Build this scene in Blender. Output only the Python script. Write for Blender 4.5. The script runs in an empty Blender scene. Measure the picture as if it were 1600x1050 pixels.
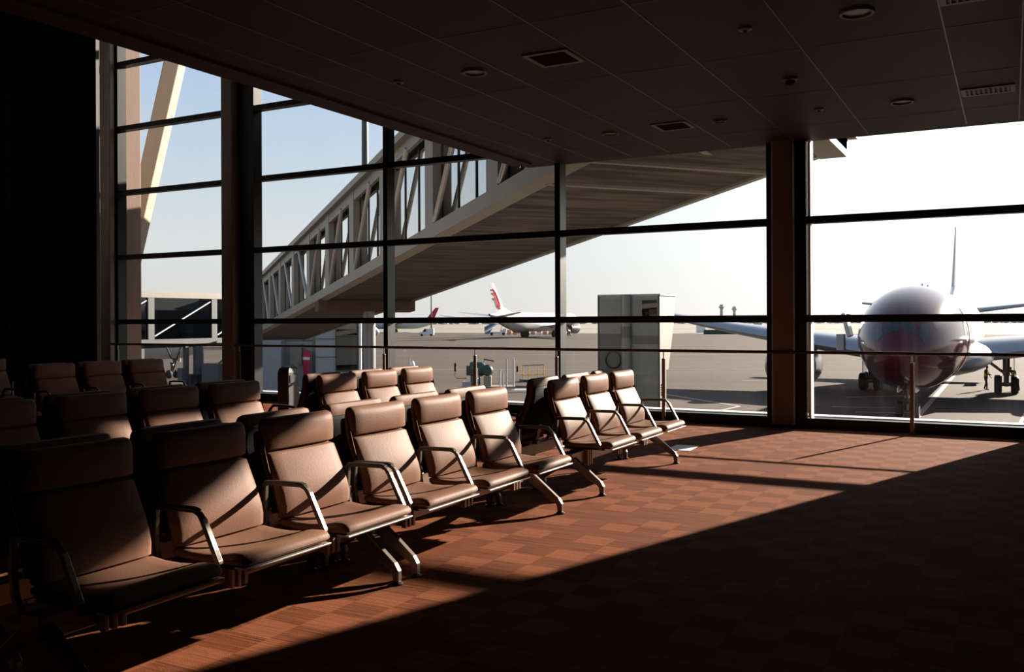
import bpy, bmesh, math, random
from mathutils import Vector, Matrix, Euler
random.seed(7)
PI = math.pi
scn = bpy.context.scene
COL = scn.collection

# ------------------------------------------------------------------ camera
cam_d = bpy.data.cameras.new('camera'); cam = bpy.data.objects.new('camera', cam_d); COL.objects.link(cam)
cam_d.sensor_width = 36.0; cam_d.lens = 36.0*1435/1600
cam_d.shift_y = -24.3/1600; cam_d.clip_end = 6000
cam.matrix_world = (Matrix.Translation((0, 0, 1.45)) @ Matrix.Rotation(math.radians(28.56), 4, 'Z')
                    @ Matrix.Rotation(PI/2, 4, 'X') @ Matrix.Rotation(-0.0045, 4, 'Z'))
scn.camera = cam

# ------------------------------------------------------------------ sky
SUN = Vector((0.325, 1.0, 0.334)).normalized()
world = bpy.data.worlds.new('sky'); scn.world = world; world.use_nodes = True
nt = world.node_tree; nt.nodes.clear()
def wn(t, **kw):
    n = nt.nodes.new(t)
    for k, v in kw.items(): setattr(n, k, v)
    return n
wout = wn('ShaderNodeOutputWorld'); wbg = wn('ShaderNodeBackground'); wtc = wn('ShaderNodeTexCoord')
wsep = wn('ShaderNodeSeparateXYZ'); wramp = wn('ShaderNodeValToRGB')
nt.links.new(wtc.outputs['Generated'], wsep.inputs[0]); nt.links.new(wsep.outputs['Z'], wramp.inputs['Fac'])
cr = wramp.color_ramp
for p, c in ((0.0, (.80, .765, .73, 1)), (.09, (.76, .79, .81, 1)), (.16, (.62, .73, .83, 1)), (.27, (.48, .62, .86, 1)), (1.0, (.12, .20, .36, 1))):
    e = cr.elements.new(p) if p not in (0.0, 1.0) else cr.elements[0 if p == 0.0 else -1]
    e.color = c
wdot = wn('ShaderNodeVectorMath', operation='DOT_PRODUCT'); wdot.inputs[1].default_value = SUN
nt.links.new(wtc.outputs['Generated'], wdot.inputs[0])
wmx = wn('ShaderNodeMath', operation='MAXIMUM'); wmx.inputs[1].default_value = 0.0
wpw = wn('ShaderNodeMath', operation='POWER'); wpw.inputs[1].default_value = 8.0
nt.links.new(wdot.outputs['Value'], wmx.inputs[0]); nt.links.new(wmx.outputs[0], wpw.inputs[0])
wsc = wn('ShaderNodeVectorMath', operation='SCALE'); wsc.inputs[0].default_value = (1.8, 1.72, 1.6)
nt.links.new(wpw.outputs[0], wsc.inputs['Scale'])
wadd = wn('ShaderNodeVectorMath', operation='ADD')
nt.links.new(wramp.outputs['Color'], wadd.inputs[0]); nt.links.new(wsc.outputs[0], wadd.inputs[1])
nt.links.new(wadd.outputs[0], wbg.inputs['Color']); wbg.inputs['Strength'].default_value = 1.0
nt.links.new(wbg.outputs[0], wout.inputs['Surface'])

# ------------------------------------------------------------------ sun
sl = bpy.data.lights.new('sun', 'SUN'); sl.energy = 22.0; sl.color = (1.0, .86, .72); sl.angle = math.radians(.6)
so = bpy.data.objects.new('sun', sl); COL.objects.link(so); so.rotation_euler = SUN.to_track_quat('Z', 'Y').to_euler()

# ------------------------------------------------------------------ exposure
vs = scn.view_settings
vs.view_transform = 'Standard'; vs.look = 'None'; vs.gamma = 1.0; vs.exposure = 0.0; vs.use_curve_mapping = False

# ------------------------------------------------------------------ materials
def new_mat(name):
    m = bpy.data.materials.new(name); m.use_nodes = True
    return m, m.node_tree, m.node_tree.nodes['Principled BSDF']
def mat(name, col, rough=.6, metal=0.0, var=.12, scale=6.0, bump=0.0, bscale=60.0, spec=.5, stretch=(1, 1, 1), sharp=0):
    m, t, b = new_mat(name)
    tc = t.nodes.new('ShaderNodeTexCoord'); mp = t.nodes.new('ShaderNodeMapping'); mp.inputs['Scale'].default_value = stretch
    t.links.new(tc.outputs['Object'], mp.inputs['Vector'])
    nz = t.nodes.new('ShaderNodeTexNoise'); nz.inputs['Scale'].default_value = scale; nz.inputs['Detail'].default_value = 4
    t.links.new(mp.outputs[0], nz.inputs['Vector'])
    mx = t.nodes.new('ShaderNodeMix'); mx.data_type = 'RGBA'
    mx.inputs['A'].default_value = tuple(c*(1-var) for c in col)+(1,)
    mx.inputs['B'].default_value = tuple(min(1, c*(1+var)) for c in col)+(1,)
    if sharp:
        sm = t.nodes.new('ShaderNodeMapRange'); sm.inputs[1].default_value = .5-sharp; sm.inputs[2].default_value = .5+sharp
        t.links.new(nz.outputs['Fac'], sm.inputs[0]); t.links.new(sm.outputs[0], mx.inputs['Factor'])
    else: t.links.new(nz.outputs['Fac'], mx.inputs['Factor'])
    t.links.new(mx.outputs['Result'], b.inputs['Base Color'])
    b.inputs['Roughness'].default_value = rough; b.inputs['Metallic'].default_value = metal
    b.inputs['Specular IOR Level'].default_value = spec
    if bump:
        n2 = t.nodes.new('ShaderNodeTexNoise'); n2.inputs['Scale'].default_value = bscale; n2.inputs['Detail'].default_value = 3
        t.links.new(mp.outputs[0], n2.inputs['Vector'])
        bp = t.nodes.new('ShaderNodeBump'); bp.inputs['Strength'].default_value = bump; bp.inputs['Distance'].default_value = .01
        t.links.new(n2.outputs['Fac'], bp.inputs['Height']); t.links.new(bp.outputs[0], b.inputs['Normal'])
    return m
def glass_mat(name, tint, refl=.5, rough=.0, dirt=0.0, base=0.0):
    m = bpy.data.materials.new(name); m.use_nodes = True; t = m.node_tree; t.nodes.clear()
    o = t.nodes.new('ShaderNodeOutputMaterial'); mix = t.nodes.new('ShaderNodeMixShader')
    tr = t.nodes.new('ShaderNodeBsdfTransparent'); tr.inputs[0].default_value = tint+(1,)
    gl = t.nodes.new('ShaderNodeBsdfGlossy'); gl.inputs['Roughness'].default_value = rough; gl.inputs['Color'].default_value = (1, 1, 1, 1)
    fr = t.nodes.new('ShaderNodeFresnel'); fr.inputs['IOR'].default_value = 1.5
    mu = t.nodes.new('ShaderNodeMath'); mu.operation = 'MULTIPLY'; mu.inputs[1].default_value = refl; mu.use_clamp = True
    ge = t.nodes.new('ShaderNodeNewGeometry'); fb_ = t.nodes.new('ShaderNodeMath'); fb_.operation = 'SUBTRACT'; fb_.inputs[0].default_value = 1.0
    m3 = t.nodes.new('ShaderNodeMath'); m3.operation = 'MULTIPLY'      # reflect on the outer face of each pane only
    t.links.new(ge.outputs['Backfacing'], fb_.inputs[1]); t.links.new(fr.outputs[0], mu.inputs[0])
    ad_ = t.nodes.new('ShaderNodeMath'); ad_.operation = 'ADD'; ad_.use_clamp = True; ad_.inputs[1].default_value = base
    t.links.new(mu.outputs[0], ad_.inputs[0]); t.links.new(ad_.outputs[0], m3.inputs[0]); t.links.new(fb_.outputs[0], m3.inputs[1]); t.links.new(m3.outputs[0], mix.inputs[0])
    if dirt:
        tc = t.nodes.new('ShaderNodeTexCoord'); mp = t.nodes.new('ShaderNodeMapping'); mp.inputs['Scale'].default_value = (9, 9, .8)
        nz = t.nodes.new('ShaderNodeTexNoise'); nz.inputs['Scale'].default_value = 1.0; nz.inputs['Detail'].default_value = 6
        t.links.new(tc.outputs['Object'], mp.inputs[0]); t.links.new(mp.outputs[0], nz.inputs['Vector'])
        rp = t.nodes.new('ShaderNodeMapRange'); rp.inputs[1].default_value = .5; rp.inputs[2].default_value = .8
        rp.inputs[3].default_value = 0.0; rp.inputs[4].default_value = dirt
        t.links.new(nz.outputs['Fac'], rp.inputs[0])
        df = t.nodes.new('ShaderNodeBsdfTranslucent'); df.inputs[0].default_value = (.8, .8, .8, 1)
        mx2 = t.nodes.new('ShaderNodeMixShader'); t.links.new(rp.outputs[0], mx2.inputs[0])
        t.links.new(tr.outputs[0], mx2.inputs[1]); t.links.new(df.outputs[0], mx2.inputs[2]); t.links.new(mx2.outputs[0], mix.inputs[1])
    else:
        t.links.new(tr.outputs[0], mix.inputs[1])
    t.links.new(gl.outputs[0], mix.inputs[2]); t.links.new(mix.outputs[0], o.inputs[0])
    return m

def carpet_mat():
    m, t, b = new_mat('carpet_tiles')
    L = t.links.new; N = t.nodes.new
    tc = N('ShaderNodeTexCoord'); sep = N('ShaderNodeSeparateXYZ'); L(tc.outputs['Object'], sep.inputs[0])
    def math_(op, a, bb=None):
        n = N('ShaderNodeMath'); n.operation = op
        for i, v in enumerate((a, bb)):
            if v is None: continue
            if isinstance(v, (int, float)): n.inputs[i].default_value = v
            else: L(v, n.inputs[i])
        return n.outputs[0]
    cx = math_('FLOOR', math_('DIVIDE', sep.outputs['X'], .23)); cy = math_('FLOOR', math_('DIVIDE', sep.outputs['Y'], .21))
    comb = N('ShaderNodeCombineXYZ'); L(cx, comb.inputs[0]); L(cy, comb.inputs[1])
    wnz = N('ShaderNodeTexWhiteNoise'); L(comb.outputs[0], wnz.inputs['Vector'])
    par = math_('MODULO', math_('ABSOLUTE', math_('ADD', cx, math_('MULTIPLY', cy, 1.0))), 2.0)
    lightf = math_('MULTIPLY', math_('GREATER_THAN', wnz.outputs['Value'], .22), par)
    # fine yarn lines running along X
    mp = N('ShaderNodeMapping'); mp.inputs['Scale'].default_value = (1.6, 75, 1); L(tc.outputs['Object'], mp.inputs[0])
    nz = N('ShaderNodeTexNoise'); nz.inputs['Scale'].default_value = 1.0; nz.inputs['Detail'].default_value = 5; nz.inputs['Roughness'].default_value = .65; L(mp.outputs[0], nz.inputs['Vector'])
    mr = N('ShaderNodeMapRange'); mr.inputs[1].default_value = .38; mr.inputs[2].default_value = .62; L(nz.outputs['Fac'], mr.inputs[0])
    mixa = N('ShaderNodeMix'); mixa.data_type = 'RGBA'; L(mr.outputs[0], mixa.inputs['Factor'])
    mixa.inputs['A'].default_value = (.068, .020, .0085, 1); mixa.inputs['B'].default_value = (.165, .051, .021, 1)
    mixb = N('ShaderNodeMix'); mixb.data_type = 'RGBA'; L(mr.outputs[0], mixb.inputs['Factor'])
    mixb.inputs['A'].default_value = (.138, .044, .019, 1); mixb.inputs['B'].default_value = (.205, .067, .029, 1)
    mixc = N('ShaderNodeMix'); mixc.data_type = 'RGBA'; L(lightf, mixc.inputs['Factor'])
    L(mixa.outputs['Result'], mixc.inputs['A']); L(mixb.outputs['Result'], mixc.inputs['B'])
    L(mixc.outputs['Result'], b.inputs['Base Color'])
    b.inputs['Roughness'].default_value = .95; b.inputs['Specular IOR Level'].default_value = .04
    b.inputs['Sheen Weight'].default_value = .0; b.inputs['Sheen Roughness'].default_value = .4
    n2 = N('ShaderNodeTexNoise'); n2.inputs['Scale'].default_value = 260; L(tc.outputs['Object'], n2.inputs['Vector'])
    ad = math_('ADD', n2.outputs['Fac'], nz.outputs['Fac'])
    bp = N('ShaderNodeBump'); bp.inputs['Strength'].default_value = .5; bp.inputs['Distance'].default_value = .006
    L(ad, bp.inputs['Height']); L(bp.outputs[0], b.inputs['Normal'])
    return m

def tarmac_mat():
    m, t, b = new_mat('apron_concrete'); L = t.links.new; N = t.nodes.new
    tc = N('ShaderNodeTexCoord')
    mp = N('ShaderNodeMapping'); mp.vector_type = 'TEXTURE'; mp.inputs['Scale'].default_value = (28, 5.5, 1); mp.inputs['Rotation'].default_value = (0, 0, math.radians(24)); L(tc.outputs['Object'], mp.inputs[0])
    nz = N('ShaderNodeTexNoise'); nz.inputs['Scale'].default_value = 1.0; nz.inputs['Detail'].default_value = 7; nz.inputs['Roughness'].default_value = .62; L(mp.outputs[0], nz.inputs['Vector'])
    rp = N('ShaderNodeValToRGB'); L(nz.outputs['Fac'], rp.inputs[0])
    rp.color_ramp.elements[0].position = .3; rp.color_ramp.elements[0].color = (.056, .042, .034, 1)
    rp.color_ramp.elements[1].position = .7; rp.color_ramp.elements[1].color = (.088, .067, .055, 1)
    bk = N('ShaderNodeTexBrick'); bk.offset = 0; bk.inputs['Scale'].default_value = 1.0
    bk.inputs['Mortar Size'].default_value = .06; bk.inputs['Brick Width'].default_value = 5.0; bk.inputs['Row Height'].default_value = 5.0
    bk.inputs['Color1'].default_value = (1, 1, 1, 1); bk.inputs['Color2'].default_value = (.93, .93, .93, 1); bk.inputs['Mortar'].default_value = (.72, .72, .72, 1)
    L(tc.outputs['Object'], bk.inputs['Vector'])
    mx = N('ShaderNodeMix'); mx.data_type = 'RGBA'; mx.blend_type = 'MULTIPLY'; mx.inputs['Factor'].default_value = 1
    L(rp.outputs[0], mx.inputs['A']); L(bk.outputs['Color'], mx.inputs['B']); L(mx.outputs['Result'], b.inputs['Base Color'])
    b.inputs['Roughness'].default_value = .92; b.inputs['Specular IOR Level'].default_value = .08
    return m

def ceiling_mat():
    m, t, b = new_mat('ceiling_panels'); L = t.links.new; N = t.nodes.new
    tc = N('ShaderNodeTexCoord'); nz = N('ShaderNodeTexNoise'); nz.inputs['Scale'].default_value = .9; L(tc.outputs['Object'], nz.inputs['Vector'])
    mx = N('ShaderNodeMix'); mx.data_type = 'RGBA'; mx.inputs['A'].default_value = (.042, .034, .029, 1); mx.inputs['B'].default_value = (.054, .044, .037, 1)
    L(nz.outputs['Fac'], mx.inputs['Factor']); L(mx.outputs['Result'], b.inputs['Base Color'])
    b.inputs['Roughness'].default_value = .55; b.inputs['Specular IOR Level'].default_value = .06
    bp = N('ShaderNodeBump'); bp.inputs['Strength'].default_value = .12; bp.inputs['Distance'].default_value = .05
    L(nz.outputs['Fac'], bp.inputs['Height']); L(bp.outputs[0], b.inputs['Normal'])
    return m

M = {}
M['carpet'] = carpet_mat(); M['tarmac'] = tarmac_mat(); M['ceiling'] = ceiling_mat()
M['joint'] = mat('ceiling_joint', (.075, .062, .052), .4)
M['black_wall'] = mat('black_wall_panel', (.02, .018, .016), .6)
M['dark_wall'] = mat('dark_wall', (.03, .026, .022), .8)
M['frame'] = mat('window_frame_metal', (.006, .007, .007), .38, .0, spec=.28)
M['bead'] = mat('pale_aluminium_bead', (.75, .75, .73), .45, .2)
M['column'] = mat('column_bronze_paint', (.17, .14, .11), .45, .1)
M['rail'] = mat('handrail_dark_bronze', (.06, .035, .024), .35, .5)
M['steel'] = mat('brushed_steel', (.62, .58, .54), .3, .9)
M['leather'] = mat('brown_leather', (.152, .078, .052), .53, 0, .14, 3.5, .08, 90, spec=.05)
M['shell'] = mat('dark_seat_shell', (.018, .015, .013), .65, spec=.05)
M['trim'] = mat('satin_aluminium', (.66, .61, .56), .3, .85)
M['arm_strip'] = mat('arm_strip_aluminium', (.36, .32, .27), .42, .7)
M['arm_metal'] = mat('arm_metal', (.085, .07, .06), .38, .6)
M['beam'] = mat('beam_bronze', (.28, .19, .135), .35, .55)
M['legm'] = mat('leg_metal', (.20, .165, .14), .32, .75)
M['pad'] = mat('black_arm_pad', (.015, .014, .013), .4)
M['white_paint'] = mat('white_paint', (.78, .76, .73), .45)
M['dark_metal'] = mat('dark_metal', (.05, .05, .05), .45, .4)
M['glass'] = glass_mat('window_glass', (.97, .98, .975), .55, 0.0, .0015)
M['paper'] = mat('white_paper', (.82, .82, .80), .7)
M['lamp_inner'] = mat('lamp_reflector', (.12, .10, .09), .3, .6)
M['vent'] = mat('vent_dark', (.012, .009, .007), .6, spec=.1)
M['vent_frame'] = mat('vent_frame', (.10, .085, .073), .5)
M['concrete'] = mat('beige_concrete', (.135, .082, .056), .8, 0, .18, 1.4, .2, 12, stretch=(1, 1, .3))
M['pale_concrete'] = mat('pale_concrete', (.26, .19, .135), .8, 0, .15, 1.2)
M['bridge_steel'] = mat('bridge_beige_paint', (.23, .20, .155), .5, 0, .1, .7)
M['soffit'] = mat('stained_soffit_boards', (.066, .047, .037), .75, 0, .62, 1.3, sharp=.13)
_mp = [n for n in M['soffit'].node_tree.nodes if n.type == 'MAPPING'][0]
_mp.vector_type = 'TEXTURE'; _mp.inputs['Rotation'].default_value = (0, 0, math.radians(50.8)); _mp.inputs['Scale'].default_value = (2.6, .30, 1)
M['bridge_glass'] = glass_mat('bridge_blue_glass', (.13, .19, .24), 2.0, 0.0, 0.0, .32)
M['teal_glass'] = glass_mat('dark_teal_glass', (.05, .10, .11), 1.2)
M['rust'] = mat('rusty_steel', (.085, .045, .025), .8, .1, .6, 2.5)
M['old_steel'] = mat('weathered_steel', (.16, .15, .145), .35, .5)
M['tunnel_grey'] = mat('tunnel_grey_paint', (.075, .08, .085), .5)  # shade put into the colour: darkened grey for tunnel, legs and cabinet
M['rod'] = mat('rod_grey', (.42, .38, .33), .4, .3)
M['panel_grey'] = mat('grey_cladding', (.30, .32, .34), .6)
M['white_plane'] = mat('aircraft_white', (.42, .42, .42), .22)
M['maroon'] = mat('aircraft_maroon', (.06, .009, .016), .12, 0, .1, .6, spec=.32)
M['maroon_stripe'] = mat('aircraft_maroon_stripe', (.12, .018, .02), .25)
M['wing'] = mat('wing_grey', (.26, .29, .34), .3, .15)
M['nacelle'] = mat('nacelle_dark', (.10, .09, .10), .2, .2)
M['tire'] = mat('tire_rubber', (.018, .018, .018), .8)
M['cockpit'] = mat('cockpit_glass', (.012, .018, .02), .08)
M['red'] = mat('emblem_red', (.30, .004, .014), .8, spec=.03)
M['sign_red'] = mat('sign_red', (.45, .01, .05), .5)
M['blue'] = mat('stair_blue', (.12, .17, .30), .5)
M['orange'] = mat('barrier_orange', (.70, .22, .05), .6)
M['yellow'] = mat('rail_yellow', (.75, .42, .06), .5)
M['green_dark'] = mat('machine_green', (.02, .06, .045), .5)
M['grass'] = mat('dry_grass', (.13, .13, .085), .95, 0, .3, .02)
M['taxi'] = mat('taxiway_grey', (.15, .125, .105), .9, 0, .2, .02)
M['brown_field'] = mat('brown_field', (.11, .08, .06), .95, 0, .3, .02)
M['tree'] = mat('hazy_trees', (.42, .43, .41), .95, 0, .3, .05)  # paler than foliage: distance haze is mixed into the base colour
M['tower'] = mat('hazy_tower', (.45, .45, .46), .8)  # pale grey carries the distance haze in the colour itself
M['paint_line'] = mat('faded_white_line', (.34, .30, .27), .8, 0, .2, 1.2)
M['hivis'] = mat('hi_vis_vest', (.55, .60, .06), .7)
M['cloth'] = mat('dark_workwear', (.02, .022, .03), .9)
M['skin'] = mat('skin', (.30, .17, .11), .6)
M['hair'] = mat('black_hair', (.01, .01, .01), .7)
M['tower_panel'] = mat('green_grey_panel', (.14, .145, .115), .35, 0, .1, .5)
M['tower_dark'] = mat('dark_tower_panel', (.06, .062, .055), .3)
M['beige_panel'] = mat('beige_panel', (.22, .195, .165), .5)

# ------------------------------------------------------------------ mesh tools
class MB:
    def __init__(s): s.v = []; s.f = []; s.T = None
    def _add(s, vs_, fs):
        o = len(s.v)
        if s.T is not None: vs_ = [s.T @ Vector(p) for p in vs_]
        s.v += [tuple(p) for p in vs_]; s.f += [tuple(i+o for i in f) for f in fs]
        return s
    def box(s, x0, y0, z0, x1, y1, z1):
        return s._add([(x0, y0, z0), (x1, y0, z0), (x1, y1, z0), (x0, y1, z0), (x0, y0, z1), (x1, y0, z1), (x1, y1, z1), (x0, y1, z1)],
                      [(0, 3, 2, 1), (4, 5, 6, 7), (0, 1, 5, 4), (1, 2, 6, 5), (2, 3, 7, 6), (3, 0, 4, 7)])
    def rings(s, rings, cap=True, closed_ring=True):
        n = len(rings[0]); vs_ = [p for r in rings for p in r]; fs = []
        for i in range(len(rings)-1):
            for j in range(n if closed_ring else n-1):
                a = i*n+j; b = i*n+(j+1) % n
                fs.append((a, b, b+n, a+n))
        if cap:
            fs.append(tuple(reversed(range(n)))); fs.append(tuple(range((len(rings)-1)*n, len(rings)*n)))
        return s._add(vs_, fs)
    def tube(s, path, r, n=8, cap=True):
        P = [Vector(p) for p in path]; rr = r if isinstance(r, (list, tuple)) else [r]*len(P); rings = []
        for i, p in enumerate(P):
            d = (P[min(i+1, len(P)-1)]-P[max(i-1, 0)]).normalized()
            up = Vector((0, 0, 1)) if abs(d.z) < .95 else Vector((1, 0, 0))
            a = d.cross(up).normalized(); b = a.cross(d).normalized()
            rings.append([p+(a*math.cos(2*PI*k/n)+b*math.sin(2*PI*k/n))*rr[i] for k in range(n)])
        return s.rings(rings, cap)
    def bar(s, path, w, h, side=None):
        """rectangular section swept along a path; w across `side`, h across the other."""
        P = [Vector(p) for p in path]; rings = []
        hh = h if isinstance(h, (list, tuple)) else [h]*len(P)
        for i, p in enumerate(P):
            d = (P[min(i+1, len(P)-1)]-P[max(i-1, 0)]).normalized()
            a = Vector(side) if side else d.cross(Vector((0, 0, 1))).normalized()
            b = d.cross(a).normalized()
            k = 1.0
            if 0 < i < len(P)-1:
                d1 = (P[i]-P[i-1]).normalized(); k = 1/max(.5, d1.dot(d))
            q = hh[i]/2*k
            rings.append([p-a*w/2-b*q, p+a*w/2-b*q, p+a*w/2+b*q, p-a*w/2+b*q])
        return s.rings(rings)
    def lathe(s, prof, c=(0, 0, 0), axis='z', n=24, cap=False):
        rings = []
        for r, h in prof:
            ring = []
            for k in range(n):
                a = 2*PI*k/n; u, v = r*math.cos(a), r*math.sin(a)
                p = (u, v, h) if axis == 'z' else (u, h, v) if axis == 'y' else (h, u, v)
                ring.append((p[0]+c[0], p[1]+c[1], p[2]+c[2]))
            rings.append(ring)
        return s.rings(rings, cap)
    def prism(s, poly, a, b):
        """poly: list of 3D points; extruded by vector from a-offset to b-offset"""
        A = [Vector(p)+Vector(a) for p in poly]; B = [Vector(p)+Vector(b) for p in poly]
        return s.rings([A, B])
    def quad(s, a, b, c, d): return s._add([a, b, c, d], [(0, 1, 2, 3)])
    def build(s, name, m, parent=None, smooth=False, bevel=0.0, label=None):
        me = bpy.data.meshes.new(name); me.from_pydata(s.v, [], s.f)
        bm = bmesh.new(); bm.from_mesh(me); bmesh.ops.recalc_face_normals(bm, faces=bm.faces[:]); bm.to_mesh(me); bm.free()
        me.materials.append(M[m] if isinstance(m, str) else m)
        if smooth:
            for p in me.polygons: p.use_smooth = True
            try: me.set_sharp_from_angle(angle=math.radians(42))
            except Exception: pass
        o = bpy.data.objects.new(name, me); COL.objects.link(o)
        if parent: o.parent = parent
        if bevel:
            md = o.modifiers.new('bevel', 'BEVEL'); md.width = bevel; md.segments = 2; md.limit_method = 'ANGLE'
        if label: o['label'] = label
        return o
def empty(name, loc=(0, 0, 0), rz=0.0):
    o = bpy.data.objects.new(name, None); COL.objects.link(o); o.location = loc; o.rotation_euler = (0, 0, rz); o.empty_display_size = .2
    return o
def tag(o, label, cat, group=None):
    o['label'] = label; o['category'] = cat
    if group: o['group'] = group
    return o
def struct(o): o['kind'] = 'structure'; return o
def stuff(o): o['kind'] = 'stuff'; return o
def kids(o): return [c for c in bpy.data.objects if c.parent == o]
CH = {}
def copy_tree(root, loc, rz):
    def cp(o, par):
        c = o.copy(); COL.objects.link(c)
        if par: c.parent = par
        for ch in CH[o.name] if o.name in CH else []: cp(ch, c)
        return c
    def index(o):
        CH[o.name] = kids(o)
        for k in CH[o.name]: index(k)
    index(root)
    r = cp(root, None); r.location = loc; r.rotation_euler = (0, 0, rz)
    return r

# ================================================================== SETTING
GZ = -3.7          # apron level
CZ = 3.84          # low ceiling
WY = 12.6          # inner face of the window wall
VX = -6.64         # edge of the low ceiling (open void to the left)
struct(MB().box(-24, -9, -.4, 8, WY+.25, 0).build('floor', 'carpet'))
# ceiling slab
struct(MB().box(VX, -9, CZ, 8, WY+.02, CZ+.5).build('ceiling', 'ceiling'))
jb = MB()
for x in (-6.05, -5.46, -4.87, -4.28, -3.4, -2.55, -1.62, -.48, .085, 1.2): jb.box(x-.006, -9, CZ-.004, x+.006, WY, CZ+.01)
for y in (-2, .0, 2.4, 4.85, 6.55, 8.35, 9.98, 11.7):
    jb.box(VX, y-.003, CZ-.003, 8, y+.003, CZ+.01)
struct(jb.build('trim_1', 'joint'))
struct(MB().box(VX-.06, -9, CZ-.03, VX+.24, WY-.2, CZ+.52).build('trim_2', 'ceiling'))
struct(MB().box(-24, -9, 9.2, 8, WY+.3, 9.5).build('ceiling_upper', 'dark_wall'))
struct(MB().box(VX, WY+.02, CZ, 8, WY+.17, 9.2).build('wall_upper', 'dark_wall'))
struct(MB().box(.30, WY, 0, 8, WY+.3, CZ).build('wall_front', 'dark_wall'))
struct(MB().box(8, -9, 0, 8.3, WY+.3, 9.2).build('wall_right', 'dark_wall'))
struct(MB().box(-24, -9.3, 0, 8, -9, 9.2).build('wall_back', 'dark_wall'))
struct(MB().box(-24.3, -9, 0, -24, WY+.3, 9.2).build('wall_side', 'dark_wall'))
wl = struct(MB().box(-24, 9.62, 0, -12.71, 9.68, 9.2).build('wall_left', 'black_wall'))
MB().box(-15.02, 9.605, 0, -14.90, 9.62, 9.2).build('panel_strip', mat('panel_strip_brown', (.22, .17, .12), .5), wl)
sw = MB().box(-14.72, 9.604, 1.78, -14.60, 9.62, 1.90).build('wall_switch', 'vent_frame', wl, bevel=.004)

# sill below the glass, floor to glass
struct(MB().box(-24, WY, 0, .30, WY+.2, .135).build('trim_3', 'frame'))
struct(MB().box(-24, WY+.2, .10, .30, WY+.42, .150).build('trim_4', 'bead'))

# transom levels (centre heights)
TZ = [1.458, 2.768, 4.078, 5.388, 6.698, 8.008]
# bays: left mullion x, right mullion x
MUL = [-20.0, -16.02, -12.30, -9.28, -6.06, -2.66, .30]
def window_bay(n, x0, x1, low):
    root = struct(empty('window_%d' % n, ((x0+x1)/2, WY, 0)))
    cx = (x0+x1)/2
    top = CZ if low else 9.2
    zs = [t for t in TZ if t < top-.2]
    for z in zs:
        f = MB().box(x0+.04-cx, 0, z-.048, x1-.04-cx, .14, z+.048)
        f.build('transom', 'frame', root)
        MB().box(x0+.04-cx, .14, z-.035, x1-.04-cx, .2, z+.035).build('transom_bead', 'frame', root)
    if not low: MB().box(x0+.03-cx, 0, top-.09, x1-.03-cx, .2, top).build('frame_head', 'frame', root)
    edges = [.14]+[z for z in zs]+[top+.02]
    for a, b in zip(edges[:-1], edges[1:]):
        MB().box(x0+.02-cx, .165, a+.02, x1-.02-cx, .175, b-.02).build('glass_pane', 'glass', root)
    if n == 6:
        MB().box(x0+.28-cx, .02, .14, x0+.315-cx, .19, top).build('glazing_bead', 'bead', root)  # pale strip stands in for the bright reflection on the pilaster side
    return root
for i in range(6):
    window_bay(i+1, MUL[i], MUL[i+1], i >= 4)
for i, x in enumerate(MUL[1:-1]):
    top = 9.2 if i < 3 else CZ
    w0, w1 = (-.045, .045)
    if i == 4: w0, w1 = (-.26, .26)
    if i == 0: w0, w1 = (-.16, .045)
    if i == 1: w0, w1 = (-.36, .045)
    m_ = MB().box(x+w0, WY-.01, 0, x+w1, WY+.2, top)
    struct(m_.build('trim_%d' % (i+5), 'frame'))
def column(x0, x1, y0, y1, top, label):
    r = empty('column', ((x0+x1)/2, (y0+y1)/2, 0)); hx, hy = (x1-x0)/2, (y1-y0)/2
    rings = []
    for z in (0, top):
        ring = []
        for (sx, sy) in ((1, 1), (-1, 1), (-1, -1), (1, -1)):
            base = {(1, 1): 0, (-1, 1): 90, (-1, -1): 180, (1, -1): 270}[(sx, sy)]
            for k in range(5):
                a = math.radians(base+k*22.5); rad = .045
                ring.append((sx*(hx-rad)+rad*math.cos(a), sy*(hy-rad)+rad*math.sin(a), z))
        rings.append(ring)
    MB().rings(rings).build('shaft', 'column', r, smooth=True)
    MB().box(-hx-.012, -hy-.012, 0, hx+.012, hy+.012, .05).build('base_plate', 'frame', r)
    tag(r, label, 'column', 'bronze window columns')
column(-2.835, -2.535, WY-.13, WY-.012, CZ, 'bronze steel column right of the boarding ramp view, beside the big airliner window')
column(-12.93, -12.62, WY-.18, WY-.012, 9.2, 'tall bronze steel column in the middle of the left glazing')
column(-16.33, -16.03, WY-.18, WY-.012, 9.2, 'tall grey bronze column at the left end of the glazing')

# handrail
rail = empty('handrail', (-8, WY-.14, 0))
MB().tube([(-14, 0, 1.012), (8.3, 0, 1.012)], .022, 10).build('top_rail', 'rail', rail, smooth=True)
for x in (-15.83, -12.5, -9.22, -7.45, -6.02, -4.34, -1.1):
    p = MB().box(x+8-.024, -.012, 0, x+8+.024, .012, .90)
    p.build('post', 'legm', rail, bevel=.003)
    MB().tube([(x+8, 0, .9), (x+8, 0, .995)], .009, 8).build('post_pin', 'trim', rail)
    MB().box(x+8-.05, -.04, 0, x+8+.05, .04, .012).build('foot_plate', 'legm', rail)
tag(rail, 'dark bronze handrail on slim posts running along the window wall', 'handrail')

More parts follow.
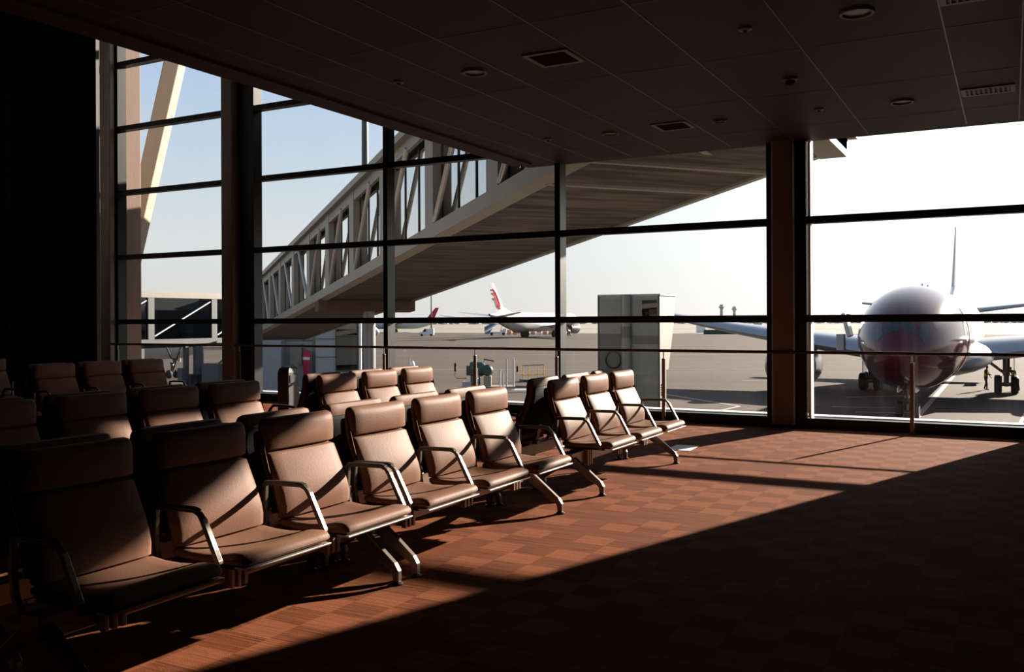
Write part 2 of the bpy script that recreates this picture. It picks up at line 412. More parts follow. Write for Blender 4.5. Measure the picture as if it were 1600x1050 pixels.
# ceiling fittings
def downlight(x, y, r, label):
    o = empty('downlight', (x, y, CZ))
    MB().lathe([(r*.74, -.004), (r*.80, -.022), (r*.95, -.022), (r, -.004), (r, .004)], n=32).build('trim_ring', 'vent_frame', o, smooth=True)
    MB().lathe([(r*.78, -.004), (r*.7, -.006), (r*.5, -.0075), (.001, -.008)], n=32).build('reflector', 'lamp_inner', o, smooth=True)
    tag(o, label, 'ceiling light', 'round ceiling downlights')
downlight(-1.05, 7.56, .135, 'large round unlit downlight nearest the top right of the ceiling')
downlight(-4.52, 7.57, .125, 'round unlit downlight left of the nearer square vent')
downlight(-1.05, 10.91, .125, 'round unlit downlight near the slatted vent by the right window')
downlight(-3.07, 10.88, .085, 'small round downlight in line with the farther square vent, to its right')
downlight(-4.50, 10.92, .11, 'round unlit downlight left of the farther square vent')
def vent(x, y, w, d, nsl, label, ax='y'):
    o = empty('ceiling_vent', (x, y, CZ))
    f = MB(); t_ = .045
    f.box(-w/2, -d/2, -.014, w/2, -d/2+t_, 0).box(-w/2, d/2-t_, -.014, w/2, d/2, 0).box(-w/2, -d/2+t_, -.014, -w/2+t_, d/2-t_, 0).box(w/2-t_, -d/2+t_, -.014, w/2, d/2-t_, 0)
    f.build('frame', 'vent_frame', o)
    MB().box(-w/2+t_, -d/2+t_, -.006, w/2-t_, d/2-t_, -.002).build('backing', 'vent', o)
    for k in range(nsl):
        u = (k+.5)/nsl
        if ax == 'x':
            xx = -w/2+t_+(w-2*t_)*u
            MB().prism([(xx-.012, -d/2+t_, -.004), (xx+.012, -d/2+t_, -.018), (xx+.016, -d/2+t_, -.016), (xx-.008, -d/2+t_, -.002)], (0, 0, 0), (0, d-2*t_, 0)).build('slat', 'vent_frame', o)
        else:
            yy = -d/2+t_+(d-2*t_)*u
            MB().prism([(-w/2+t_, yy-.012, -.004), (-w/2+t_, yy+.012, -.018), (-w/2+t_, yy+.016, -.016), (-w/2+t_, yy-.008, -.002)], (0, 0, 0), (w-2*t_, 0, 0)).build('slat', 'vent', o)
    tag(o, label, 'vent', 'ceiling vents')
vent(-3.65, 7.53, .44, .44, 7, 'square ceiling vent nearer the camera, above the seating')
vent(-3.65, 10.88, .44, .44, 7, 'square ceiling vent nearer the window, above the seating')
vent(-.21, 10.82, .50, .34, 9, 'slatted rectangular vent at the right side of the ceiling', 'x')
vent(-.22, 7.55, .50, .34, 9, 'slatted rectangular vent cut by the top edge of the photo at right', 'x')
so_ = empty('smoke_detector', (-1.92, 9.32, CZ))
MB().lathe([(.07, 0), (.07, -.02), (.055, -.03), (.05, -.03)], n=24, cap=True).build('base', 'vent_frame', so_, smooth=True)
MB().lathe([(.05, -.03), (.048, -.062), (.03, -.075), (.001, -.077)], n=24).build('sensor_head', 'vent', so_, smooth=True)
tag(so_, 'dome smoke detector on the ceiling before the right column', 'smoke detector')
for x, y, lb in ((-1.915, 7.54, 'small ceiling disc nearest the large downlight'), (-5.365, 7.51, 'small ceiling disc at far left, before the void edge'),
                 (-5.36, 10.86, 'small ceiling disc near the slim mullion at the ceiling corner'), (-1.915, 10.84, 'small ceiling disc between smoke detector and window')):
    o = empty('sprinkler', (x, y, CZ))
    MB().lathe([(.055, 0), (.055, -.012), (.045, -.02), (.001, -.022)], n=20).build('cover_plate', 'vent_frame', o, smooth=True)
    MB().lathe([(.018, -.02), (.018, -.032), (.001, -.034)], n=12).build('nozzle', 'vent', o)
    tag(o, lb, 'sprinkler', 'ceiling discs')

# ================================================================== BENCHES
def profile_loft(prof, y0, y1, r=.022, bulge=None):
    """closed xz profile lofted along y with rounded ends"""
    n = len(prof); nx = []
    for i in range(n):
        a = Vector((prof[i-1][0], prof[i-1][1])); b = Vector((prof[(i+1) % n][0], prof[(i+1) % n][1])); d = (b-a)
        nrm = Vector((d.y, -d.x)).normalized(); nx.append(nrm)
    area = sum(prof[i-1][0]*prof[i][1]-prof[i][0]*prof[i-1][1] for i in range(n))
    sg = -1 if area > 0 else 1
    rings = []
    st = [(0, 1), (.12, .55), (.35, .22), (1, 0)]
    ys = [(y0+r*a, r*b) for a, b in st]+[(y1-r*a, r*b) for a, b in reversed(st)]
    if bulge:
        a, b = y0+r, y1-r
        ys = ys[:4]+[(a+(b-a)*k/8, 0) for k in range(1, 8)]+ys[4:]
    for y, ins in ys:
        v = min(1, max(0, (y-y0)/(y1-y0))); q = 1-(2*v-1)**2
        rings.append([(prof[i][0]+sg*nx[i].x*ins*.9+(bulge(i, q)[0] if bulge else 0), y, prof[i][1]+sg*nx[i].y*ins*.9+(bulge(i, q)[1] if bulge else 0)) for i in range(n)])
    return rings
SEAT = [(-.03, .385), (-.055, .40), (-.055, .425), (-.02, .432), (.06, .424), (.15, .424), (.24, .432), (.31, .444), (.355, .447), (.385, .441), (.402, .425), (.404, .408), (.392, .396), (.36, .392), (.2, .385)]
BACK = [(-.035, .425), (-.018, .435), (-.016, .49), (-.030, .545), (-.055, .605), (-.088, .67), (-.116, .73), (-.129, .757),
        (-.150, .764), (-.151, .769), (-.135, .778), (-.133, .79), (-.133, .84), (-.134, .885), (-.140, .914), (-.153, .934), (-.172, .942), (-.19, .937),
        (-.200, .92), (-.205, .88), (-.198, .80), (-.180, .72), (-.14, .63), (-.10, .55), (-.075, .48), (-.065, .43)]
SHELL = [(-.095, .45), (-.083, .46), (-.108, .54), (-.150, .63), (-.190, .72), (-.209, .80), (-.210, .85), (-.208, .865), (-.212, .872), (-.222, .868), (-.229, .85), (-.226, .79), (-.206, .71), (-.165, .62), (-.122, .53)]
BK = [0, 0, .4, .8, 1.1, 1.2, 1.0, .7, .2, .2, .7, .9, .9, .8, .6, .4, .2]+[0]*20
PITCH = .683; SW = .57
def make_bench():
    root = empty('airport_bench')
    MB().box(-.055, .03, .235, .055, 2.02, .335).build('beam', 'beam', root, bevel=.006)
    for y in (.075, 1.975):
        for sx in (1, -1):
            lg = MB()
            lg.bar([(0, y, .272), (sx*.05, y, .262), (sx*.285, y, .098), (sx*.305, y, .07), (sx*.308, y, .016)], .034, [.075, .075, .048, .042, .036], (0, 1, 0))
            lo = lg.build('leg', 'legm', root, bevel=.004)
            MB().lathe([(.001, 0), (.032, 0), (.034, .008), (.02, .018), (.001, .019)], (sx*.308, y, 0), n=16).build('foot_pad', 'pad', lo, smooth=True)
    for i in range(3):
        y0 = i*PITCH+.057; y1 = y0+SW
        s_ = MB().rings(profile_loft(SEAT, y0, y1, .03, lambda i, q: (0, -.012*q if 3 <= i <= 6 else 0))).build('seat', 'leather', root, smooth=True)
        MB().box(.33, y0+.01, .379, .408, y1-.01, .388).build('front_trim', 'trim', s_, bevel=.002)
        MB().box(-.04, y0+.02, .372, .33, y1-.02, .386).build('seat_pan', 'shell', s_)
        b_ = MB().rings(profile_loft(BACK, y0+.004, y1-.004, .036, lambda i, q: (.020*q*BK[i], 0))).build('backrest', 'leather', root, smooth=True)
        MB().rings(profile_loft(SHELL, y0+.012, y1-.012, .006)).build('back_shell', 'shell', b_, smooth=True)
        ym = (y0+y1)/2
        br = MB()
        for k in (-1, 0, 1): br.box(.056, ym+k*.042-.011, .205, .086, ym+k*.042+.011, .372)
        br.box(-.062, ym-.055, .335, .10, ym+.055, .372).box(-.062, ym-.055, .215, .062, ym+.055, .236)
        br.build('seat_bracket', 'beam', root, bevel=.003)
        MB().box(-.12, ym-.03, .34, -.06, ym+.03, .372).bar([(-.09, ym, .36), (-.115, ym, .45), (-.13, ym, .52)], .06, .02, (0, 1, 0)).build('back_arm', 'legm', root)
    for y in (.017, PITCH, 2*PITCH, 3*PITCH-.017):
        a = MB()
        a.bar([(-.085, y, .618), (.0, y, .625), (.165, y, .628), (.195, y, .618), (.215, y, .595), (.305, y, .43), (.312, y, .41)], .026, [.014, .014, .014, .018, .022, .026, .026], (0, 1, 0))
        a.bar([(-.08, y, .617), (-.085, y, .50), (-.07, y, .40), (-.03, y, .34)], .024, .03, (0, 1, 0))
        a.bar([(.312, y, .42), (.313, y, .384)], .024, .022, (0, 1, 0))
        ar = a.build('armrest', 'arm_metal', root, bevel=.004)
        MB().bar([(.206, y, .612), (.224, y, .598), (.317, y, .428), (.320, y, .405)], .024, .006, (0, 1, 0)).build('front_strip', 'arm_strip', ar, bevel=.001)
        MB().bar([(-.08, y, .630), (.0, y, .637), (.160, y, .640), (.190, y, .632)], .032, .012, (0, 1, 0)).build('arm_pad', 'pad', ar, bevel=.004)
    return root
proto = make_bench()
HX = -3.285
GRP = 'three-seat leather benches'
first = True
def place_bench(x, y0, back, label, grp=GRP):
    """y0: end of the unit nearest the camera side; back: faces away from the aisle"""
    global first
    loc = (x, y0, 0) if not back else (x, y0+2.05+.07, 0)
    rz = 0 if not back else PI
    if first:
        o = proto; o.location = loc; o.rotation_euler = (0, 0, rz); first = False
    else:
        o = copy_tree(proto, loc, rz)
    tag(o, label, 'bench', grp)
U = [2.16, 4.24, 6.94]
BACKX = HX-.57
nm = ['nearest the camera', 'in the middle', 'nearest the window']
for k in range(3):
    place_bench(HX, U[k], False, ['three-seat brown leather bench at the lower left, mostly in shadow, nearest the camera',
                                 'sunlit three-seat brown leather bench in the middle of the front row',
                                 'sunlit leather bench at the window end of the front row, beside the paper sheet'][k])
for k in range(3):
    place_bench(BACKX, U[k], True, ['bench facing away behind the shadowed front-row bench nearest the camera',
                                   'bench facing away behind the sunlit middle bench of the front row',
                                   'bench facing away behind the front-row bench at the window end'][k])
for k in range(3):
    place_bench(HX-2.3, U[k]-.27, False, ['second-row bench facing the aisle, dark and cut by the left photo edge',
                                         'second-row bench facing the aisle with a low sunlit band across dark backs',
                                         'second-row bench facing the aisle, mostly sunlit, at the window end'][k])
for k in range(3):
    place_bench(BACKX-2.3, U[k]-.27, True, ['second-row bench facing away at the left photo edge',
                                           'second-row bench facing away behind the low sunlit band bench',
                                           'second-row bench facing away at the window end, tops just visible'][k])
place_bench(HX-6.9, U[2]-.05, False, 'dark third-row bench facing the aisle, in front of the black wall')
place_bench(BACKX-6.9, U[2]-.05, True, 'dark third-row bench facing away, next to the black wall')
place_bench(HX-9.2, U[2]-.85, False, 'farthest dark bench, only its end seat showing at the left photo edge')

# paper on the carpet
pp = MB().prism([(-3.385, 9.80, .002), (-3.125, 9.82, .002), (-3.15, 10.24, .002), (-3.405, 10.235, .002)], (0, 0, 0), (0, 0, .004)).build('paper_sheet', 'paper')
tag(pp, 'white sheet lying flat on the carpet beyond the window-end bench', 'paper')

# litter bin beyond the second row
bn = empty('litter_bin', (-9.9, 10.9, 0))
MB().rings([[(-.11, -.13, 0), (.11, -.13, 0), (.11, .13, 0), (-.11, .13, 0)], [(-.11, -.13, .66), (.11, -.13, .66), (.11, .13, .66), (-.11, .13, .66)],
            [(-.10, -.11, .72), (.10, -.11, .72), (.10, .11, .72), (-.10, .11, .72)], [(-.08, -.06, .75), (.08, -.06, .75), (.08, .06, .75), (-.08, .06, .75)]]).build('body', 'dark_metal', bn, bevel=.01)
MB().box(.111, -.09, .5, .118, .09, .62).build('opening', 'pad', bn)
tag(bn, 'dark rounded-top litter bin standing near the window behind the second row', 'bin')

# ================================================================== OUTSIDE: ground
ap = struct(MB().quad((-900, WY+.5, GZ), (700, WY+.5, GZ), (700, 420, GZ), (-900, 420, GZ)).build('apron', 'tarmac'))
struct(MB().box(-26, WY+.3, GZ-.5, 8, WY+.5, .1).build('wall_outer_base', 'panel_grey'))
def strip(name, y0, y1, m, z=GZ):
    return struct(MB().quad((-4000, y0, z), (4000, y0, z), (4000, y1, z), (-4000, y1, z)).build(name, m))
# far field: bands of grass and taxiway, each one level ground
struct(MB().quad((-4000, WY+.5, GZ-.02), (4000, WY+.5, GZ-.02), (4000, 5000, GZ-.02), (-4000, 5000, GZ-.02)).build('ground', 'brown_field'))
strip('grass_verge', 330, 372, 'grass', GZ+.01); strip('taxiway', 372, 470, 'taxi', GZ+.01)
strip('grass_field', 520, 640, 'grass', GZ+.01); strip('runway', 640, 900, 'taxi', GZ+.01)
strip('grass_plain', 1000, 5000, 'grass', GZ+.01)
def lines(name, segs, w, m='paint_line'):
    b = MB()
    for (x0, y0, x1, y1) in segs:
        d = Vector((x1-x0, y1-y0, 0)).normalized(); n = Vector((-d.y, d.x, 0))*w/2
        b.quad((x0-n.x, y0-n.y, GZ+.012), (x1-n.x, y1-n.y, GZ+.012), (x1+n.x, y1+n.y, GZ+.012), (x0+n.x, y0+n.y, GZ+.012))
    return b.build(name, m, ap)
lines('marking_line', [(-24, 63.5, -14.2, 54.2), (-14.2, 54.2, -15.2, 44), (-5.4, 67.0, -9.5, 63.5), (-9.3, 56.2, -5.2, 57.4), (-7.6, 53.6, -4.6, 54.5)], .22)
lines('guide_line', [(-4.35, 49.5, -4.62, 92)], .32)
lines('guide_line', [(.1, 47, .9, 62), (-20, 77, -2, 84), (-60, 78, -20, 96)], .16)
# tree belt on the horizon, haze put into its colour
tb = MB()
for k in range(420):
    x = -1900+k*6.4+random.uniform(-3, 3); y = 1150+random.uniform(-40, 40); r = random.uniform(4, 9)*random.choice((.7, 1, 1))
    h = random.uniform(5, 9.5)
    tb.lathe([(.01, 0), (r*.8, .5), (r, h*.45), (r*.75, h*.8), (.01, h)], (x, y, GZ), n=7)
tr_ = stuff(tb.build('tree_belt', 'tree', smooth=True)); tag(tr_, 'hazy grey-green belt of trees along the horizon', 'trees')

# ================================================================== OUTSIDE: boarding ramp
KR = 15.1/16.8
B0 = Vector((-2.621*KR, 17.701*KR, 1.45+3.013*KR)); BD = Vector((-.775, .632, -.078)); BN = Vector((-.632, -.775, 0)); UP = Vector((0, 0, 1))
BW = 4.60
def bp(s_, n_, z_): return B0+(BD*s_+BN*n_+UP*z_)*KR
br = empty('boarding_ramp', tuple(bp(0, BW/2, 0)))
BR0 = Vector(br.location)
def bb(mb, name, m, par=None, **k):
    mb.v = [tuple(Vector(v)-BR0) for v in mb.v]
    return mb.build(name, m, par or br, **k)
S0, S1 = 0.0, 57.0
# point where the near (left) edge meets the facade
sW = (WY+.5-(B0+BN*BW).y)/BD.y
def hexa(s0, s1, n0, n1, z0, z1, s0b=None, s1b=None):
    """box in ramp coordinates; s0b/s1b: start/end for the n1 side (skewed ends)"""
    s0b = s0 if s0b is None else s0b; s1b = s1 if s1b is None else s1b
    vs_ = [bp(s0, n0, z0), bp(s1, n0, z0), bp(s1b, n1, z0), bp(s0b, n1, z0), bp(s0, n0, z1), bp(s1, n0, z1), bp(s1b, n1, z1), bp(s0b, n1, z1)]
    return vs_, [(0, 3, 2, 1), (4, 5, 6, 7), (0, 1, 5, 4), (1, 2, 6, 5), (2, 3, 7, 6), (3, 0, 4, 7)]
def hx(mb, *a): v, f = hexa(*a); mb._add(v, f); return mb
deck = hx(MB(), S0, S1, .45, BW-.25, .06, .35, 1.0, S1)
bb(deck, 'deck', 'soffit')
for s_ in (1.7, 3.6):
    bb(hx(MB(), s_, s_+.10, .30, BW-.2, .0, .1), 'soffit_rib', 'bridge_steel')
for n0, n1, nm_ in ((0, .45, 'edge_beam'), (BW-.25, BW, 'edge_beam')):
    sg = MB(); o0, o1 = (n0, n1) if n0 == 0 else (n1, n0)
    q0 = S0 if n0 == 0 else 1.0
    A = [bp(q0, o0, .10), bp(q0, o0, .46), bp(q0, o1, .46), bp(q0, o1, 0)]; Bv = [bp(S1, o0, .10), bp(S1, o0, .46), bp(S1, o1, .46), bp(S1, o1, 0)]
    sg.rings([A, Bv]); bb(sg, nm_, 'bridge_steel')
# roof with eaves
bb(hx(MB(), S0+.1, S1, -.15, BW+.15, 3.48, 3.72, 1.2, S1), 'roof', 'bridge_steel')
bb(hx(MB(), 1.0, S1, BW-.16, BW-.04, 3.10, 3.48), 'eaves_beam', 'bridge_steel')
bb(hx(MB(), S0, S1, .04, .16, 3.10, 3.48), 'eaves_beam', 'bridge_steel')
post_s = [1.45, 6.25, 11.1, 16.3, 21.0, 25.75, 30.4, 35.0, 39.7, 44.0, 48.4, 52.6]
for k, s_ in enumerate(post_s):
    for n0 in (BW-.42, .02):
        bb(hx(MB(), s_-.37, s_+.37, n0, n0+.40, .46, 3.48), 'post', 'bridge_steel')
    if k < len(post_s)-1:
        a, b = s_+.37, post_s[k+1]-.37
        for n0 in (BW-.30, .24):
            bb(hx(MB(), a, b, n0-.01, n0+.01, .46, 3.12), 'glass_panel', 'bridge_glass')
            fr = MB()
            for u in (0, .33, .66, 1):
                m_ = a+(b-a)*u; hx(fr, m_-.03, m_+.03, n0-.04, n0+.04, .46, 3.12)
            bb(fr, 'glazing_bar', 'dark_metal')
        up = k < 6
        p0, p1 = (bp(a, BW-.06, 3.2), bp(b, BW-.06, .55)) if not up else (bp(b, BW-.06, 3.2), bp(a, BW-.06, .55))
        if up: p0, p1 = bp(a+.05, BW-.06, 3.15), bp(a+2.6, BW-.06, .52)
        bb(MB().tube([bp(b-.05, BW-.06, .52), bp(b-2.5, BW-.06, 3.2)] if up else [bp(a+.1, BW-.06, .52), bp(a+2.6, BW-.06, 3.2)], .07, 10), 'brace_rod', 'rod', smooth=True)
        bb(MB().tube([bp(b-.05, .10, .52), bp(b-2.5, .10, 3.2)], .07, 8), 'brace_rod', 'rod', smooth=True)
# connecting deck from the ramp corner back to the facade
cn = MB(); zc = 0.0
poly = [B0+Vector((0, 0, 0)), Vector((B0.x, WY+.5, B0.z)), Vector((-5.4, WY+.5, B0.z+.0)), bp(.9, BW, 0), ]
A = [p+UP*.05 for p in poly]; Bv = [p+UP*.5 for p in poly]
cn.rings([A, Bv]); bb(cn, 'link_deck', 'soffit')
rb = MB().box(B0.x-.42, WY+.5, B0.z-.06, B0.x, B0.y-.1, B0.z+.62); bb(rb, 'edge_beam', 'bridge_steel')
rb2 = MB().box(B0.x+.0, WY+.5, B0.z+.25, B0.x+.14, B0.y+.1, B0.z+.62); bb(rb2, 'gutter', 'bridge_steel')
for x, y0, y1 in ((B0.x-2.0, WY+.5, B0.y+1.0), (B0.x-3.6, WY+.5, B0.y+2)):
    bb(MB().box(x-.06, y0, B0.z-.01, x+.06, y1, B0.z+.1), 'soffit_rib', 'bridge_steel')
wall = MB().box(B0.x-.2, WY+.5, B0.z+.5, B0.x-.02, B0.y, B0.z+3.6); bb(wall, 'link_wall', 'bridge_steel')
# pier: rusty crosshead on a round steel pillar
sP = 27.8
bb(hx(MB(), sP-.45, sP+.45, .25, BW+.05, -.42, .05), 'crosshead', 'rust')
pc = bp(sP, BW/2, 0)
bb(MB().lathe([(.24, GZ), (.24, pc.z-.35)], (pc.x, pc.y, 0), n=20), 'pillar', 'old_steel', smooth=True)
tag(br, 'long beige glazed boarding ramp sloping down from above the window to the left', 'boarding bridge')

# ================================================================== OUTSIDE: concrete column and raking strut
cc = MB().box(-19.4, 13.75, GZ, -18.2, 15.0, 12); co = cc.build('concrete_column', 'concrete', bevel=.03)
tag(co, 'broad beige concrete column standing outside the left glazing', 'column')

# raking strut: four-sided leaning shaft
def strut(p0, p1, w1, w2, name, label):
    d = Vector(p1)-Vector(p0); ring = []
    a1, a2 = math.radians(42), math.radians(-8)
    e1 = Vector((-math.sin(a1), math.cos(a1), 0))*w1; e2 = Vector((math.sin(a2), -math.cos(a2), 0))*w2
    base = [Vector((0, 0, 0)), e1, e1+e2, e2]
    o = MB().rings([[Vector(p0)+q for q in base], [Vector(p1)+q for q in base]]).build(name, 'pale_concrete', bevel=.02)
    return tag(o, label, 'column')
strut((-21.98, 16.0, GZ), (-16.3, 16.0, 12.9), 1.05, .42, 'raking_strut', 'pale raking strut leaning right outside the left glazing')

# ================================================================== OUTSIDE: jet bridge tunnel seen through the leftmost bay
jt = empty('jet_bridge', (-53, 46, GZ))
def jb_(mb, name, m, **k): return mb.build(name, m, jt, **k)
zt = 7.25; zb = 3.65
jb_(MB().box(-3, -11, zt-.38, .12, 11, zt).box(-3, -11, zt, .05, 11, zt+.06), 'roof', 'beige_panel')
jb_(MB().box(-3, -11, zb-.1, .1, 11, zb+.28), 'floor_beam', 'tunnel_grey')
jb_(MB().box(-2.9, -11, zb-.35, -.4, 11, zb-.1), 'underframe', 'dark_metal')
for y in (-7.4, -1.6, 4.2, 10.0):
    jb_(MB().box(-.12, y-.26, zb+.28, .1, y+.26, zt-.38), 'post', 'tunnel_grey')
for y in (-10.4, -4.6, 1.2, 7.0):
    jb_(MB().box(-.06, y-2.9, zb+.28, -.03, y+2.9, zt-.38).box(-2.9, y-2.9, zb+.28, -2.87, y+2.9, zt-.38), 'glass_panel', 'teal_glass')
    jb_(MB().tube([(.06, y-2.5, zb+.5), (.06, y+2.6, zt-.6)], .055, 8), 'brace_rod', 'bead', smooth=True)
jb_(MB().box(-.5, -2.4, 0, -.15, -2.0, zb-.1), 'support_leg', 'tunnel_grey')
jb_(MB().box(-.4, 1.6, 0, -.1, 1.9, zb-.1), 'support_leg', 'tunnel_grey')
jb_(MB().lathe([(.38, 1.3), (.38, zb-.2)], (.1, 2.6, 0), n=16), 'drive_cylinder', 'tunnel_grey', smooth=True)
jb_(MB().box(-.6, 2.1, 0, .5, 3.0, 1.3), 'drive_box', 'dark_metal')
jb_(MB().box(-.3, 1.0, .9, .2, 1.55, 1.8), 'control_box', 'tunnel_grey')
jb_(MB().tube([(.1, -.3, zb-.3), (.1, .1, zb-1.1), (.1, .6, zb-1.2), (.1, 1.0, zb-.3)], .05, 6), 'cable_loop', 'tire')
tag(jt, 'dark glazed jet bridge tunnel beyond the glass bay left of the tall middle column', 'jet bridge')
cb = empty('utility_cabinet', (-50.6, 48.6, GZ))
MB().box(-.8, -1.1, 0, .8, 1.3, 2.15).build('body', 'tunnel_grey', cb, bevel=.03)
MB().tube([(.85, -1.0, 2.2), (.85, -.5, 2.5), (.85, 1.2, 2.5)], .06, 6).build('conduit', 'dark_metal', cb)
tag(cb, 'grey utility cabinet on the apron beside the tall middle column', 'cabinet')

# ================================================================== OUTSIDE: service building under the ramp
sb = empty('service_building', (-46, 46, GZ))
def sbp(mb, name, m, **k): return mb.build(name, m, sb, **k)
def at(x, y, t):  # world point helper used for laying out the distant apron
    xr = x-800; yr = y-500.7; c_, s_ = math.cos(math.radians(28.56)), math.sin(math.radians(28.56))
    u = xr/1435; v = (yr+.0045*xr)/1435
    return Vector((-s_*t+u*t*c_, c_*t+u*t*s_, 1.45-v*t))
SBO = Vector(sb.location)
e0 = at(500, 550, 67); e0.z = GZ; e1 = at(568, 550, 67); e1.z = GZ
ex = (e1-e0).normalized(); ey = Vector((-ex.y, ex.x, 0)); T_ = Matrix(((ex.x, ey.x, 0, e0.x), (ex.y, ey.y, 0, e0.y), (0, 0, 1, e0.z), (0, 0, 0, 1))) @ Matrix.Scale(67/58, 4)
loc_m = Matrix.Translation(-SBO) @ T_
def SB(): m_ = MB(); m_.T = loc_m; return m_
W_ = (e1-e0).length*58/67
sbp(SB().box(-.3, .1, 0, W_, 5, 5.3), 'wall', 'panel_grey')
for z in (1.0, 2.2, 3.35, 4.5): sbp(SB().box(-.3, .06, z-.015, 1.0, .12, z+.015), 'panel_joint', 'dark_metal')
sbp(SB().box(1.0, .02, 1.35, 2.35, .1, 5.3), 'window_glass', 'teal_glass')
sbp(SB().box(1.0, .0, 2.7, 2.35, .03, 2.76).box(1.0, .0, 1.30, 2.35, .05, 1.38).box(.97, 0, 1.3, 1.03, .05, 5.3).box(2.32, 0, 1.3, 2.38, .05, 5.3).box(1.0, 0, 3.45, 2.35, .03, 3.52), 'window_frame', 'dark_metal')
sbp(SB().box(1.05, .0, 3.95, 2.3, .03, 4.4), 'window_blind', 'beige_panel')
sbp(SB().box(.55, -.7, 1.0, 2.5, .1, 1.22), 'canopy', 'panel_grey')
sbp(SB().lathe([(.09, 0), (.09, 5.6)], (2.55, -.1, 0), n=12), 'downpipe', 'bead', smooth=True)
sbp(SB().box(-4.3, 1.6, 0, -.3, 5, 4.5), 'wall', 'panel_grey')
sbp(SB().box(-4.3, 1.55, 3.6, -.3, 1.62, 3.66).box(-4.3, 1.55, 3.2, -.3, 1.62, 3.24), 'panel_joint', 'dark_metal')
sbp(SB().box(-5.0, .5, 0, -2.6, 5, 3.25), 'door_panel', 'panel_grey')
sbp(SB().box(-2.2, 1.2, 1.7, -1.45, 1.55, 3.0), 'beige_locker', 'beige_panel')
sbp(SB().box(-.75, 1.2, 0, -.35, 1.55, 3.6), 'post', 'beige_panel')
tag(sb, 'grey service building with a dark glazed strip under the boarding ramp', 'building')
rs = empty('sign_board', tuple(T_ @ Vector((-1.05, .9, 0))))
MB().box(-.32, -.03, .9, .32, .03, 3.0).build('board', 'sign_red', rs); MB().box(-.32, -.04, 2.3, .32, -.03, 2.5).build('white_band', 'white_paint', rs)
MB().box(-.3, -.02, 0, -.24, .02, .9).box(.24, -.02, 0, .3, .02, .9).build('leg', 'dark_metal', rs)
tag(rs, 'red board with a white band standing by the service building', 'sign')
wp = MB().box(-.14, -.14, 0, .14, .14, 2.2); wo = wp.build('bollard_post', 'beige_panel', None, bevel=.03); wo.location = T_ @ Vector((-1.55, .3, 0))
tag(wo, 'short beige post beside the red board', 'post')

# ================================================================== OUTSIDE: panelled stair tower
tw = empty('stair_tower', (-18.05, 47.3, GZ))
def twp(mb, name, m, **k): return mb.build(name, m, tw, **k)
side = [(-1.0, .0), (-1.0, 6.46), (1.6, 6.46), (1.25, 4.8), (.35, 2.44), (0, 2.44), (0, 0)]
twp(MB().prism([(-1.75, y, z) for y, z in side], (0, 0, 0), (3.48, 0, 0)), 'body', 'beige_panel', bevel=.02)
twp(MB().box(-1.8, -1.06, 6.44, 1.78, 1.66, 6.53), 'roof', 'panel_grey')
fy = -1.03
def front(x0, z0, x1, z1, name, m, d=.03): return twp(MB().box(x0, -1.0-d, z0, x1, -1.0, z1), name, m)
front(-1.72, 4.45, -.42, 6.3, 'front_panel', 'tower_panel'); front(-1.72, 0, -.42, 4.4, 'front_panel', 'tower_dark')
front(.18, 4.35, 1.70, 6.3, 'front_panel', 'tower_panel'); front(.18, 3.85, 1.70, 4.3, 'front_panel', 'tower_dark')
front(.18, 2.15, 1.70, 3.8, 'front_panel', 'tower_panel'); front(.18, .5, 1.70, 2.1, 'front_panel', 'tower_panel')
front(-.42, 0, .18, 6.35, 'recess', 'tower_panel', .015)
front(.75, 5.2, 1.6, 6.2, 'window_pane', 'teal_glass', .04)  # glassy rectangle added in place of a bluish reflection on the panel
twp(MB().lathe([(.27, 0), (.27, 6.5)], (-.12, -1.1, 0), n=20), 'pillar', 'tower_panel', smooth=True)
twp(MB().lathe([(.29, 4.2), (.29, 4.8)], (-.12, -1.1, 0), n=20), 'pillar_collar', 'tower_dark', smooth=True)
for x in (-1.76, 1.70): twp(MB().box(x-.04, -1.06, 0, x+.04, -.98, 6.46), 'corner_trim', 'dark_metal')
twp(MB().lathe([(.42, 0), (.62, .2), (.62, .4), (.45, .5)], (-.9, -1.12, 3.0), axis='y', n=20), 'hose_reel', 'dark_metal', smooth=True)
vg = MB()
for k in range(5): vg.box(1.73, -.8, 1.15+k*.13, 1.76, -.35, 1.23+k*.13)
twp(vg, 'side_louvre', 'dark_metal')
fb = MB()
for a, b in (((.25, .05), (1.65, .05)), ((.25, .42), (1.65, .42)), ((.25, .05), (.9, .42)), ((.9, .42), (1.65, .05)), ((1.62, 0), (1.62, .42))):
    fb.tube([(a[0], -1.25, a[1]), (b[0], -1.25, b[1])], .025, 6)
twp(fb, 'base_truss', 'dark_metal')
tag(tw, 'grey-green panelled stair tower with a flared pale side, behind the window-end bench', 'tower')

